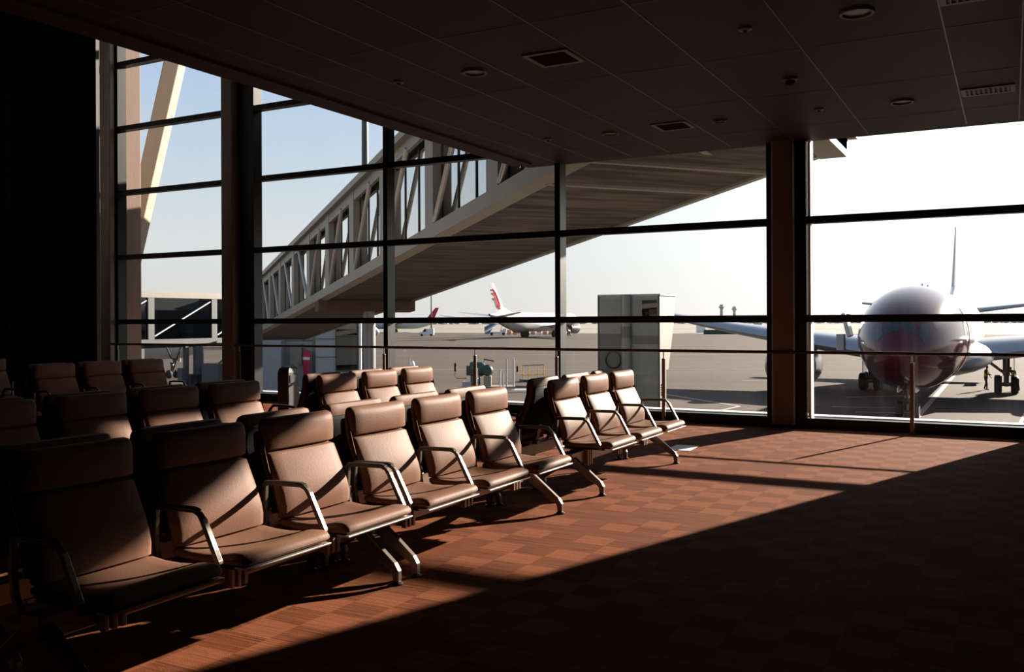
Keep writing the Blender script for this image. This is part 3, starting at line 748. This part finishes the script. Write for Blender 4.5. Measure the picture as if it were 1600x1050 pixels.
# ================================================================== OUTSIDE: aircraft
def airliner(name, loc, heading, R, L, label, nose='white_plane', body='white_plane', nose_len=None, span=30, wing_s=None, fin_h=8.5, tail_s=None, zc=None,
             eng=(9, .42, 1.6, 3.8), gear=(.38, 4.6), nose_gear=5.0, sc=1.0, detail=False, wheel=.62, dih=.10, fin_col=None, ws=(.24, .40)):
    """axis: local -Y is the nose direction, origin on the ground under the nose tip"""
    root = empty(name, loc, heading)
    NL = nose_len or 1.55*2*R; zc = zc or R+1.9
    TL = L*.30
    def rad(s):
        if s < NL: return R*max(0.0, (1-(1-s/NL)**2.15))**.56
        if s > L-TL: u = (s-(L-TL))/TL; return R*(1-.9*u**1.55)
        return R
    def cz(s):
        if s < NL: return zc-.17*R*(1-s/NL)**2*1.6
        if s > L-TL: u = (s-(L-TL))/TL; return zc+R*.75*u**1.6
        return zc
    def surf(s, th, off=0.0):
        r = rad(s)+off
        return Vector((r*math.sin(th), s, cz(s)+r*1.02*math.cos(th)))
    NR = 40
    def skin(s0, s1, nm, m, n=24, cap=False, off=0.0, t0=None, t1=None):
        rings = []
        for i in range(n+1):
            s = s0+(s1-s0)*(i/n)**(1.7 if s0 < .01 else 1)
            if t0 is None: rings.append([surf(s, 2*PI*k/NR, off) for k in range(NR)])
            else: rings.append([surf(s, t0+(t1-t0)*k/12, off) for k in range(13)])
        return MB().rings(rings, cap=False, closed_ring=t0 is None).build(nm, m, root, smooth=True)
    if nose != body:
        skin(.0001, NL*.80, 'nose_section', nose, 40); f = skin(NL*.80, L, 'fuselage', body, 60)
    else: f = skin(.0001, L, 'fuselage', body, 80)
    ce = MB().lathe([(rad(L), 0), (rad(L)*.5, .05), (.001, .06)], (0, L, cz(L)), axis='y', n=16).build('tail_cone', 'nacelle', root, smooth=True)
    # wings
    def wing(sx, root_s, root_c, tip_s, tip_c, hs, z0, z1, thick, nm, m, xr=R*.7, flex=0.0):
        rings = []
        for i in range(9):
            u = i/8; x = sx*(xr+(hs-xr)*u); le = root_s+(tip_s-root_s)*u; c_ = root_c+(tip_c-root_c)*u; z = z0+(z1-z0)*u+flex*u*u; t = thick*c_
            pr = [(0, 0), (.03, .35), (.12, .62), (.35, .75), (.7, .4), (1, .02), (.7, -.18), (.35, -.32), (.12, -.35), (.03, -.2)]
            rings.append([(x, le+a*c_, z+b*t) for a, b in pr])
        return MB().rings(rings).build(nm, m, root, smooth=True)
    wr = (wing_s or L*.33); sweep = math.tan(math.radians(32))
    for sx in (1, -1):
        wing(sx, wr, L*.20, wr+span*sweep*1.0, L*.035, span, zc-R*.50, zc-R*.50+span*dih, .13, 'wing', 'wing', flex=span*.05)
        ts = tail_s or L*.86
        wing(sx, ts, L*.10, ts+span*.33*sweep*1.1, L*.04, span*.33, zc+R*.55, zc+R*.55+span*.33*.12, .10, 'tailplane', 'wing', xr=R*.25)
    # fin
    fr = []
    fs = L*.835; fc = L*.115
    for i in range(7):
        u = i/6; z = zc+R*.8+fin_h*u; le = fs+fin_h*.84*u; c_ = fc*(1-.60*u); t = .10*c_*.5
        pr = [(0, 0), (.05, .5), (.3, 1), (.7, .6), (1, .03), (1, -.03), (.7, -.6), (.3, -1), (.05, -.5)]
        fr.append([(b*t, le+a*c_, z) for a, b in pr])
    fin = MB().rings(fr).build('tail_fin', fin_col or body, root, smooth=True)
    fl = MB().prism([(0, fs-fc*.55, zc+R*.95), (0, fs+.3, zc+R*.75), (0, fs+.3+fin_h*.2, zc+R*.8+fin_h*.24)], (-.15, 0, 0), (.15, 0, 0)).build('fin_fillet', fin_col or body, root)
    # engines
    ex, elev, er, el = eng
    for sx in (1, -1):
        ey_ = wr+(ex-R*.5)*sweep-el*.62; ez = zc-R*.50+ex*dih-er*.95
        e_ = empty('engine', (sx*ex, ey_, ez)); e_.parent = root
        MB().lathe([(er*.80, .55), (er*.86, .15), (er*.94, 0), (er*1.02, .12), (er*1.04, el*.35), (er*.95, el*.75), (er*.8, el)], axis='y', n=32).build('nacelle', 'nacelle', e_, smooth=True)
        MB().lathe([(er*.935, .02), (er*.955, -.012), (er*.985, .02), (er*1.0, .10)], axis='y', n=32).build('intake_lip', 'steel', e_, smooth=True)
        fan = MB()
        for k in range(18):
            a = 2*PI*k/18
            d1 = Vector((math.cos(a), 0, math.sin(a))); d2 = Vector((math.cos(a+.27), 0, math.sin(a+.27)))
            fan.quad(d1*er*.25+Vector((0, .6, 0)), d1*er*.81+Vector((0, .55, 0)), d2*er*.81+Vector((0, .75, 0)), d2*er*.25+Vector((0, .7, 0)))
        fan.build('fan', 'dark_metal', e_)
        MB().lathe([(.001, .2), (er*.12, .36), (er*.26, .62)], axis='y', n=20).build('spinner', 'nacelle', e_, smooth=True)
        MB().prism([(0, el*.25, er*.9), (0, el*.95, er*.6), (0, el*1.35, er*1.35), (0, el*.7, er*1.35)], (-.12, 0, 0), (.12, 0, 0)).build('pylon', 'wing', e_)
    # gear
    gfrac, track = gear
    def wheelset(x, y, xs, ys, rr, w, nm):
        g = empty(nm, (x, y, 0)); g.parent = root
        top = zc-R*.72
        MB().lathe([(.17, rr), (.17, top*.55), (.22, top*.6), (.22, top+.3)], n=14).build('strut', 'legm', g, smooth=True)
        MB().tube([(0, 0, rr*1.4), (0, -.9 if nm == 'nose_gear' else .9, top)], .08, 8).build('drag_brace', 'legm', g, smooth=True)
        for a in xs:
            for b in ys:
                MB().lathe([(rr*.45, -w/2), (rr*.85, -w/2), (rr, -w*.28), (rr, w*.28), (rr*.85, w/2), (rr*.45, w/2)], (a, b, rr), axis='x', n=24).lathe([(.001, -w*.3), (rr*.46, -w*.42), (rr*.46, w*.42), (.001, w*.3)], (a, b, rr), axis='x', n=20).build('wheel', 'tire', g, smooth=True)
        if len(ys) > 1: MB().box(-.12, ys[0], rr-.12, .12, ys[-1], rr+.12).build('bogie_beam', 'legm', g)
        for b in ys: MB().tube([(xs[0], b, rr), (xs[-1], b, rr)], .09, 8).build('axle', 'legm', g)
        if nm == 'nose_gear':
            for sx in (1, -1): MB().box(sx*.42-.03, -.6, top-.75, sx*.42+.03, 1.2, top+.15).build('gear_door', 'white_paint', g)
            MB().lathe([(.12, 0), (.12, .1)], (0, -.25, top*.55), axis='y', n=14, cap=True).build('taxi_light', 'bead', g)
        else:
            sx = 1 if x > 0 else -1
            MB().box(sx*.45, -.9, rr*1.7, sx*.5, .9, top+.4).build('gear_door', 'wing', g)
            MB().tube([(0, 0, top*.6), (-sx*1.7, .1, top+.5)], .1, 8).build('side_brace', 'legm', g)
        return g
    wheelset(0, nose_gear, (-.38, .38), (0,), wheel*.75, .34, 'nose_gear')
    for sx in (1, -1): wheelset(sx*track, L*gfrac, (-.5, .5), (-.7, .7), wheel, .46, 'main_gear')
    # windshield
    sw0, sw1 = NL*ws[0], NL*ws[1]
    for a, b in ((-.60, -.03), (.03, .60)):
        rings = [[surf(sw0+(sw1-sw0)*i/6*(1+.0*j), .78*a/ .60*(1-.12*i/6)+0 if False else (a+(b-a)*j/6)*(1.12-.30*i/6), .012) for j in range(7)] for i in range(7)]
        MB().rings(rings, cap=False, closed_ring=False).build('windshield', 'cockpit', root, smooth=True)
    for a, b in ((.66, 1.05), (-1.05, -.66)):
        rings = [[surf(sw0*1.15+(sw1*1.25-sw0*1.15)*i/6, (a+(b-a)*j/6)*(1.1-.22*i/6), .012) for j in range(7)] for i in range(7)]
        MB().rings(rings, cap=False, closed_ring=False).build('side_window', 'cockpit', root, smooth=True)
    return root, surf, rad, NL

def patch(surf, root, s0, s1, ta, tb, nm, m, off=.02, n=12):
    """skin patch whose edges run from (s0,ta)-(s0,tb) to (s1,..); ta,tb may be pairs (start,end)"""
    rings = []
    for i in range(n+1):
        u = i/n; s_ = s0+(s1-s0)*u; a = ta[0]+(ta[1]-ta[0])*u; b = tb[0]+(tb[1]-tb[0])*u
        rings.append([surf(s_, a+(b-a)*k/10, off) for k in range(11)])
    return MB().rings(rings, cap=False, closed_ring=False).build(nm, m, root, smooth=True)

big, surf, rad_, NLb = airliner('airliner', (-4.7, 46.6, GZ), 0.0, 2.78, 54, 'x', nose='maroon', body='white_plane', nose_len=9.0, span=27, wing_s=17.0, fin_h=7.6,
    tail_s=48, zc=4.15, eng=(8.9, 0, 1.72, 4.6), gear=(.462, 4.35), nose_gear=4.4, wheel=.62, dih=.085, ws=(.085, .15))
tag(big, 'large airliner with a glossy dark maroon nose parked facing the right window', 'airplane')
for sx in (1, -1):
    patch(surf, big, 7.2, 12.5, (sx*1.25, sx*1.62), (sx*2.5, sx*2.2), 'livery_stripe', 'maroon_stripe')
    patch(surf, big, 7.2, 9.6, (sx*.72, sx*1.02), (sx*1.12, sx*1.10), 'livery_stripe', 'maroon_stripe')
    em = MB()
    for r0 in (.30, .46):
        rings = [[surf(6.3+r*math.cos(a), sx*(1.42+r*math.sin(a)/2.6), .03) for r in (r0, r0+.05)] for a in [2*PI*k/24 for k in range(25)]]
        em.rings(rings, cap=False, closed_ring=False)
    em.build('round_emblem', 'white_paint', big)
    for k in range(22):
        patch(surf, big, 12+k*.62, 12+k*.62+.28, (sx*1.22, sx*1.22), (sx*1.36, sx*1.36), 'cabin_window', 'cockpit', .015, 2)
fr_ = []
for i in range(17):
    u = i/16; k_ = max(.02, math.sin(PI*u))**.45
    fr_.append([(3.75*k_*math.cos(2*PI*j/24), 10.5+17*u, 2.75+1.35*k_*math.sin(2*PI*j/24)) for j in range(24)])
MB().rings(fr_).build('belly_fairing', 'wing', big, smooth=True)
# open service door on the image-left side, held out on its arm
ds = empty('open_door', (-3.25, 7.4, 4.3)); ds.parent = big
MB().prism([(-.15, 0, -.2), (-.45, 0, 1.15), (-.25, 0, 1.2), (.05, 0, -.1)], (0, -.1, 0), (0, 1.15, 0)).build('door_panel', 'white_plane', ds, bevel=.04)
MB().box(-.75, .2, -.9, -.35, .9, .0).build('door_liner', 'panel_grey', ds)
MB().tube([(-.3, .5, 1.1), (.6, .9, .9)], .06, 8).build('hinge_arm', 'dark_metal', ds)
# roof aerials
for y, h in ((13, .3), (17, .35)):
    MB().prism([(0, y, 6.9), (0, y+.7, 6.9), (0, y+.8, 6.95+h), (0, y+.45, 6.95+h)], (-.04, 0, 0), (.04, 0, 0)).build('aerial', 'white_plane', big)

a330, surf3, _, _ = airliner('airliner', (-127.0, 279, GZ), PI, 2.82, 58.8, 'x', span=29, wing_s=20, fin_h=8.6, zc=4.7, eng=(9.4, 0, 1.45, 5.0), gear=(.47, 5.3), nose_gear=6.5, wheel=1.0, dih=.07)
tag(a330, 'distant white airliner seen from behind with a curly red tail emblem', 'airplane')
# tail emblem: curling red strokes on both sides of the fin
def fin_pt(u, v, sx):
    L_, R_, fh = 58.8, 2.82, 8.6
    z = 4.7+R_*.8+fh*v; le = L_*.835+fh*.84*v; c_ = L_*.115*(1-.60*v)
    return Vector((sx*(.05*c_+.06), le+c_*u, z))
eb = MB()
strk = [[(.86, .77), (.70, .80), (.52, .76), (.40, .66), (.36, .52), (.36, .36), (.40, .26), (.50, .23), (.60, .27), (.64, .36)],
        [(.84, .67), (.70, .68), (.58, .62), (.53, .52), (.52, .40), (.50, .30), (.58, .24)],
        [(.86, .44), (.80, .52), (.70, .52), (.64, .46), (.64, .34), (.62, .24), (.52, .17), (.42, .20)]]
for sx in (1, -1):
    for st in strk:
        for (a, b) in zip(st[:-1], st[1:]):
            p, q = fin_pt(a[0], a[1], sx), fin_pt(b[0], b[1], sx); d = (q-p).normalized(); n_ = Vector((0, -d.z, d.y))*.19
            eb.quad(p-n_-d*.06, q-n_+d*.06, q+n_+d*.06, p+n_-d*.06)
eb.build('tail_emblem', 'red', a330)

nd = empty('x'); bpy.data.objects.remove(nd)
lp, _, _, _ = airliner('airliner', (-64.0, 58.6, GZ), math.radians(83), 1.85, 36, 'x', span=16, fin_h=6, zc=3.55, eng=(4.8, 0, .85, 3.0), gear=(.46, 2.7), nose_gear=3.6, wheel=.5)
tag(lp, 'white airliner nose and nose wheel visible under the dark jet bridge tunnel', 'airplane')
tp = at(560, 518, 420)
rp_, _, _, _ = airliner('airliner', (tp.x, tp.y, GZ), math.radians(-62), 1.9, 36, 'x', span=16, fin_h=6.2, zc=3.4, eng=(5, 0, .9, 3), gear=(.46, 2.7), nose_gear=4, wheel=.5, fin_col='sign_red')
tag(rp_, 'far airliner with a bright red tail fin left of the white van', 'airplane')

# ================================================================== OUTSIDE: vehicles and apron equipment
def rotz(p, a): c_, s_ = math.cos(a), math.sin(a); return (p[0]*c_-p[1]*s_, p[0]*s_+p[1]*c_)
FACE = math.radians(28.56)
def ground_at(x, y):
    t = 5.15*1435/((y-500.7)+.0045*(x-800)); p = at(x, y, t); p.z = GZ; return p
def wheels(mb_root, pts, r, w):
    for x, y in pts:
        MB().lathe([(.001, -w/2), (r*.9, -w/2), (r, -w/3), (r, w/3), (r*.9, w/2), (.001, w/2)], (x, y, r), axis='y', n=18).build('wheel', 'tire', mb_root, smooth=True)
# green ground-power machine on a pale skid
p = ground_at(748, 612)
gm = empty('ground_power_unit', tuple(p), FACE)
MB().box(-1.1, -.8, .25, 2.6, .8, .42).build('skid', 'beige_panel', gm); MB().box(-1.3, -.9, 0, 6.4, .9, .16).build('mesh_platform', 'steel', gm)
MB().lathe([(.001, -.5), (.5, -.5), (.55, -.3), (.55, .35), (.4, .6), (.001, .6)], (-.15, 0, 1.65), axis='x', n=18).build('tank', 'green_dark', gm, smooth=True)
MB().box(-.9, -.5, 1.2, .05, .5, 1.9).box(-.6, -.4, .42, .1, .4, 1.25).build('engine_block', 'dark_metal', gm, bevel=.05)
MB().lathe([(.001, -.15), (.32, -.15), (.42, 0), (.32, .15), (.001, .15)], (.62, -.3, 1.55), axis='y', n=18).build('fan_housing', 'green_dark', gm, smooth=True)
MB().box(.35, -.45, .42, .9, .45, 1.15).build('control_cabinet', 'beige_panel', gm, bevel=.03)
MB().box(-1.2, -.4, .25, -.5, .4, .75).build('fuel_box', 'panel_grey', gm, bevel=.03)
for x, h in ((1.55, 1.35), (2.0, 2.1), (2.5, 2.15), (1.75, 1.0)): MB().tube([(x, -.5, .3), (x, -.5, .3+h)], .05, 8).build('upright', 'panel_grey', gm, smooth=True)
MB().tube([(-.1, -.6, .4), (-.1, -.6, 1.75)], .07, 8).build('upright', 'bead', gm, smooth=True)
MB().tube([(-.9, -.3, 1.0), (-1.6, -.3, 1.0), (-1.75, -.3, 1.2), (-1.6, -.3, 2.0)], .04, 8).build('tow_handle', 'orange', gm, smooth=True)
MB().box(-1.78, -.36, 1.5, -1.62, -.24, 2.1).build('handle_grip', 'tire', gm, bevel=.02)
MB().tube([(.3, 0, 1.9), (.4, 0, 2.35), (1.1, 0, 2.2)], .06, 8).build('exhaust', 'dark_metal', gm, smooth=True)
tag(gm, 'dark green ground machine with upright pipes on the apron, left of the slim mullion', 'machine')
# yellow railed cart
p = ground_at(832, 596)
yc = empty('railed_cart', tuple(p), FACE+.25)
for x in (-.85, -.35, .45, .95):
    MB().tube([(x, 0, 0), (x, 0, 1.45)], .04, 8).build('rail_post', 'yellow', yc, smooth=True)
for z in (.55, 1.35): MB().tube([(-.9, 0, z), (1.0, 0, z+.05)], .045, 8).build('rail_bar', 'yellow' if z < 1 else 'beige_panel', yc, smooth=True)
MB().tube([(-.9, 0, .6), (-1.25, 0, .65), (-1.35, 0, 1.0)], .035, 8).build('handle_arm', 'yellow', yc); MB().box(-1.42, -.05, .8, -1.28, .05, 1.35).build('handle_grip', 'tire', yc, bevel=.02)
MB().box(-1.0, -.6, -.0, 1.1, .6, .2).build('cart_bed', 'dark_metal', yc)
tag(yc, 'yellow railed cart on the apron just left of the slim mullion', 'cart')
# lone sensor on a pole
p = ground_at(640, 585)
sp_ = empty('apron_light_pole', tuple(p))
MB().tube([(0, 0, 0), (0, 0, 1.6)], .04, 8).build('pole', 'panel_grey', sp_); MB().lathe([(.001, .7), (.22, .8), (.24, 1.0), (.12, 1.25), (.001, 1.3)], (.3, 0, 0), n=12).build('lamp_head', 'bead', sp_, smooth=True)
MB().box(-.05, -.1, 0, .4, .1, .7).build('base', 'panel_grey', sp_)
tag(sp_, 'small pale apron light on a thin pole below the handrail', 'lamp')
# white van far away
p = ground_at(667, 525)
vn = empty('van', tuple(p), FACE)
MB().prism([(-2.6, -1, .35), (2.4, -1, .35), (2.4, -1, 2.5), (-.7, -1, 2.5), (-1.5, -1, 1.5), (-2.6, -1, 1.2)], (0, 0, 0), (0, 2, 0)).build('body', 'white_paint', vn, bevel=.08)
MB().prism([(-1.42, -1.02, 1.5), (-.75, -1.02, 2.3), (-.2, -1.02, 2.3), (-.2, -1.02, 1.5)], (0, 0, 0), (0, 2.04, 0)).build('window', 'teal_glass', vn)
wheels(vn, [(-1.7, -.9), (1.5, -.9), (-1.7, .9), (1.5, .9)], .38, .3)
tag(vn, 'distant white van on the apron beside the red-finned airliner', 'van')
# passenger stair truck
p = ground_at(775, 524)
st_ = empty('stair_truck', tuple(p), FACE)
MB().box(-2.2, -1, .5, 3.4, 1, 1.3).box(2.4, -1, 1.2, 3.6, 1, 2.3).build('truck_body', 'white_paint', st_, bevel=.06)
MB().prism([(-4.0, -1, .9), (-4.0, -1, 1.5), (2.6, -1, 5.9), (4.0, -1, 5.9), (4.0, -1, 5.3), (2.8, -1, 5.3)], (0, 0, 0), (0, 2, 0)).build('stair_flight', 'white_paint', st_)
MB().prism([(-4.0, -1.06, 1.5), (2.6, -1.06, 5.9), (2.6, -1.06, 6.3), (-4.0, -1.06, 2.9)], (0, 0, 0), (0, .05, 0)).build('side_panel', 'blue', st_)
MB().prism([(-3.9, -1, .5), (-2.4, -1, .5), (-1.2, -1, 2.4), (-3.9, -1, .9)], (0, 0, 0), (0, 2, 0)).build('stair_foot', 'blue', st_)
MB().box(2.4, -1.05, 5.9, 4.0, -1.0, 7.0).box(2.4, 1.0, 5.9, 4.0, 1.05, 7.0).build('platform_rail', 'white_paint', st_)
MB().tube([(1.5, -.8, 1.2), (2.6, -.8, 5.4)], .12, 8).build('lift_leg', 'panel_grey', st_); wheels(st_, [(-1.5, -.9), (2.6, -.9), (-1.5, .9), (2.6, .9)], .5, .35)
tag(st_, 'distant white and blue passenger stair truck behind the parked airliner', 'truck')
# orange and white barriers
for k in range(11):
    x = 786+k*9.3
    p = ground_at(x, 522.6); b_ = empty('traffic_barrier', tuple(p), FACE)
    MB().prism([(-.8, -.35, 0), (-.8, .35, 0), (-.8, .15, 1.7), (-.8, -.15, 1.7)], (0, 0, 0), (1.6, 0, 0)).build('barrier_body', 'orange' if k % 3 else 'white_paint', b_, bevel=.05)
    MB().box(-.82, -.3, .9, .82, .3, 1.25).build('reflective_band', 'white_paint' if k % 3 else 'orange', b_)
    tag(b_, 'orange and white barrier in the row beneath the parked distant airliner' if k % 3 else 'white barrier with an orange band in the row beneath the parked distant airliner', 'barrier', 'orange barriers' if k % 3 else 'white barriers')
# masts
def mast(x, y, t, h, r, label, heads=True):
    p = at(x, y, t); o = empty('floodlight_mast', (p.x, p.y, GZ), FACE)
    MB().lathe([(r, 0), (r*.6, h)], n=12).build('pole', 'dark_metal', o, smooth=True)
    if heads:
        MB().tube([(-1.6, 0, h), (1.9, 0, h)], .16, 6).build('cross_arm', 'dark_metal', o)
        for x_ in (-1.6, 0, 1.9): MB().box(x_-.5, -.3, h-.35, x_+.5, .3, h+.75).build('lamp_head', 'dark_metal', o)
    return tag(o, label, 'mast')
mast(674, 520, 360, 16.5, .32, 'distant floodlight mast behind the white van')
mast(571.5, 400, 55, 26, .26, 'thin dark mast rising above the roof line of the boarding ramp', False)
# control towers on the horizon
def ctower(x, ytop, t, label):
    p = at(x, ytop, t); h = p.z-GZ; o = empty('control_tower', (p.x, p.y, GZ)); w = t/1435
    MB().lathe([(2.6*w, 0), (2.4*w, h-9*w)], n=14).build('shaft', 'tower', o, smooth=True)
    MB().lathe([(2.4*w, h-9*w), (4.2*w, h-6*w), (4.2*w, h-5*w), (2.8*w, h-4.5*w), (2.8*w, h-2*w), (.001, h-1.8*w)], n=14).build('cab', 'tower', o, smooth=True)
    MB().tube([(0, 0, h-2*w), (0, 0, h)], .3*w, 6).build('antenna', 'tower', o)
    return tag(o, label, 'tower')
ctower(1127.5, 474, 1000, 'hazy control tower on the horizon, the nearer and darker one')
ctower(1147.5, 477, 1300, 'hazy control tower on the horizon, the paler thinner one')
# low hedge / small sheds far away
p = ground_at(1135, 522); hd = MB().box(-8, -1, 0, 8, 1, 1.6).build('hedge', 'green_dark', None, bevel=.3); hd.location = p; hd.rotation_euler = (0, 0, FACE)
tag(hd, 'low dark hedge far across the apron below the control towers', 'hedge')
for x, y, lb in ((1095, 520, 'small white hut far across the apron, left of the dark hedge'), (1184, 516, 'small white hut far across the apron, right of the dark hedge')):
    p = ground_at(x, y); h_ = empty('hut', tuple(p), FACE); MB().box(-1.6, -1.2, 0, 1.6, 1.2, 3.0).build('walls', 'white_paint', h_); MB().box(-1.8, -1.4, 3.0, 1.8, 1.4, 3.3).build('roof', 'panel_grey', h_)
    tag(h_, lb, 'hut')
# far airliner parts at the mullion
p = at(585, 515, 190)
wp_, _, _, _ = airliner('airliner', (p.x+2, p.y-1, GZ), math.radians(118), 1.9, 34, 'x', span=15, fin_h=5.6, zc=3.4, eng=(4.8, 0, .9, 3), gear=(.46, 2.7), nose_gear=4, wheel=.5, fin_col='sign_red')
tag(wp_, 'white airliner with red fin half hidden by the slim left mullion and ramp pillar', 'airplane')

# ================================================================== PEOPLE by the main gear
def person(loc, rz, joints, radii, label, vest=True):
    root = empty('person', tuple(loc), rz)
    names = list(joints); idx = {n: i for i, n in enumerate(names)}
    def skin(nm, m, verts, edges, rad, par=root, sub=2, rootv=0):
        me = bpy.data.meshes.new(nm); me.from_pydata(verts, edges, []); me.materials.append(M[m])
        o = bpy.data.objects.new(nm, me); COL.objects.link(o); o.parent = par
        md = o.modifiers.new('skin', 'SKIN'); md.use_smooth_shade = True
        for i, r in enumerate(rad): me.skin_vertices[0].data[i].radius = (r, r)
        me.skin_vertices[0].data[rootv].use_root = True
        sd = o.modifiers.new('sub', 'SUBSURF'); sd.levels = sub; sd.render_levels = sub
        return o
    E_ = [('pelvis', 'waist'), ('waist', 'chest'), ('chest', 'neck'), ('chest', 'shl'), ('shl', 'ell'), ('ell', 'wrl'), ('chest', 'shr'), ('shr', 'elr'), ('elr', 'wrr'),
          ('pelvis', 'hipl'), ('hipl', 'knl'), ('knl', 'anl'), ('anl', 'tol'), ('pelvis', 'hipr'), ('hipr', 'knr'), ('knr', 'anr'), ('anr', 'tor')]
    vs_ = [joints[n] for n in names]; ed = [(idx[a], idx[b]) for a, b in E_]
    skin('body', 'cloth', vs_, ed, [radii[n] for n in names], rootv=idx['pelvis'])
    hd = Vector(joints['head']); nk = Vector(joints['neck'])
    b = MB(); b.lathe([(.001, -.125), (.05, -.115), (.075, -.06), (.082, .0), (.08, .05), (.055, .10), (.001, .12)], tuple(hd), n=16)
    b.tube([tuple(nk), tuple(hd-Vector((0, 0, .07)))], .05, 10); ho = b.build('head', 'skin', root, smooth=True)
    f = MB(); f.prism([(-.015, -.078, -.02), (.015, -.078, -.02), (0, -.10, -.025), (0, -.08, .03)], tuple(hd), tuple(hd+Vector((0, .01, 0))))
    f.build('nose', 'skin', ho)
    MB().lathe([(.087, .01), (.09, .05), (.065, .105), (.001, .128)], tuple(hd+Vector((0, .008, .005))), n=16).build('hair', 'hair', root, smooth=True)
    for sx in (1, -1): MB().box(hd.x+sx*.03-.01, hd.y-.084, hd.z-.0, hd.x+sx*.03+.01, hd.y-.074, hd.z+.012).build('eye', 'hair', ho)
    for sd_, w in (('l', 'wrl'), ('r', 'wrr')):
        wv = Vector(joints[w]); ev = Vector(joints['el'+sd_]); d = (wv-ev).normalized(); a = d.cross(Vector((0, 0, 1))).normalized()
        hv = [wv, wv+d*.08]; he = [(0, 1)]; hr = [.03, .033]
        for k in range(4):
            o_ = a*(k-1.5)*.02; L_ = (.07, .085, .08, .06)[k]; i0 = len(hv)
            hv += [wv+d*.09+o_, wv+d*(.09+L_*.55)+o_+Vector((0, 0, -.008)), wv+d*(.09+L_)+o_+Vector((0, 0, -.03))]; he += [(1, i0), (i0, i0+1), (i0+1, i0+2)]; hr += [.010, .0095, .008]
        i0 = len(hv); hv += [wv+d*.03+a*.04, wv+d*.075+a*.06]; he += [(0, i0), (i0, i0+1)]; hr += [.011, .009]
        skin('hand', 'skin', [tuple(v) for v in hv], he, hr, ho, 1)
    if vest:
        wa, ch = Vector(joints['waist']), Vector(joints['chest'])
        ax = (ch-wa).normalized(); sdv = Vector((1, 0, 0)); fw = ax.cross(sdv).normalized(); rings = []
        for u, rx, ry in ((-.35, .175, .125), (.1, .175, .125), (.6, .19, .135), (1.0, .20, .135), (1.25, .16, .11)):
            c_ = wa+(ch-wa)*u; rings.append([c_+sdv*rx*math.cos(2*PI*k/20)+fw*ry*math.sin(2*PI*k/20) for k in range(20)])
        vo = MB().rings(rings, cap=False).build('vest', 'hivis', root, smooth=True)
        rr_ = [[p+(p-(wa+(ch-wa)*u))*.04 for p in [wa+(ch-wa)*u+sdv*.183*math.cos(2*PI*k/20)+fw*.131*math.sin(2*PI*k/20) for k in range(20)]] for u in (.25, .40)]
        MB().rings(rr_, cap=False).build('reflective_stripe', 'bead', vo)
    return tag(root, label, 'person')
RAD = dict(pelvis=.14, waist=.13, chest=.15, neck=.055, head=.05, shl=.08, ell=.052, wrl=.034, shr=.08, elr=.052, wrr=.034, hipl=.10, knl=.07, anl=.05, tol=.045, hipr=.10, knr=.07, anr=.05, tor=.045)
def pose(lean=0.0, la=(-.1, -.15), ra=(-.1, -.15), step=.0):
    J = dict(pelvis=(0, 0, .92), waist=(0, -lean*.35, 1.08), chest=(0, -lean*.8, 1.33), neck=(0, -lean*1.1, 1.50), head=(0, -lean*1.35-.02, 1.66-lean*.15))
    for sd_, sx, arm in (('l', 1, la), ('r', -1, ra)):
        cy = -lean*.9
        J['sh'+sd_] = (sx*.19, cy, 1.42); J['el'+sd_] = (sx*.25, cy+arm[0], 1.16); J['wr'+sd_] = (sx*.22, cy+arm[0]+arm[1], 1.0 if arm[1] > -.2 else 1.14)
        st = step*sx
        J['hip'+sd_] = (sx*.10, 0, .86); J['kn'+sd_] = (sx*.12, st*.5-.04, .49); J['an'+sd_] = (sx*.13, st+.02, .085); J['to'+sd_] = (sx*.15, st-.14, .045)
    return J
p = ground_at(1540, 609.5)
person((p.x, p.y, GZ), math.radians(70), pose(.05, (-.05, -.12), (-.1, -.28), .14), RAD, 'person in yellow vest and dark trousers standing left of the airliner main wheels')
p = ground_at(1588, 611)
person((p.x, p.y, GZ), math.radians(-40), pose(.42, (-.22, -.28), (-.22, -.30), .08), RAD, 'person in yellow vest bending over the rightmost main wheel of the airliner')
p = ground_at(1515, 603)
ck = empty('wheel_chock', tuple(p), FACE); MB().prism([(-.45, -.12, 0), (.45, -.12, 0), (.45, 0, .22), (-.45, 0, .22)], (0, 0, 0), (0, .02, 0)).box(-.45, -.12, 0, .45, .12, .06).build('chock_body', 'dark_metal', ck)
MB().tube([(-.4, 0, .2), (.4, 0, .2)], .03, 6).build('chock_handle', 'dark_metal', ck)
tag(ck, 'small dark wheel chock lying on the apron left of the two workers', 'chock')
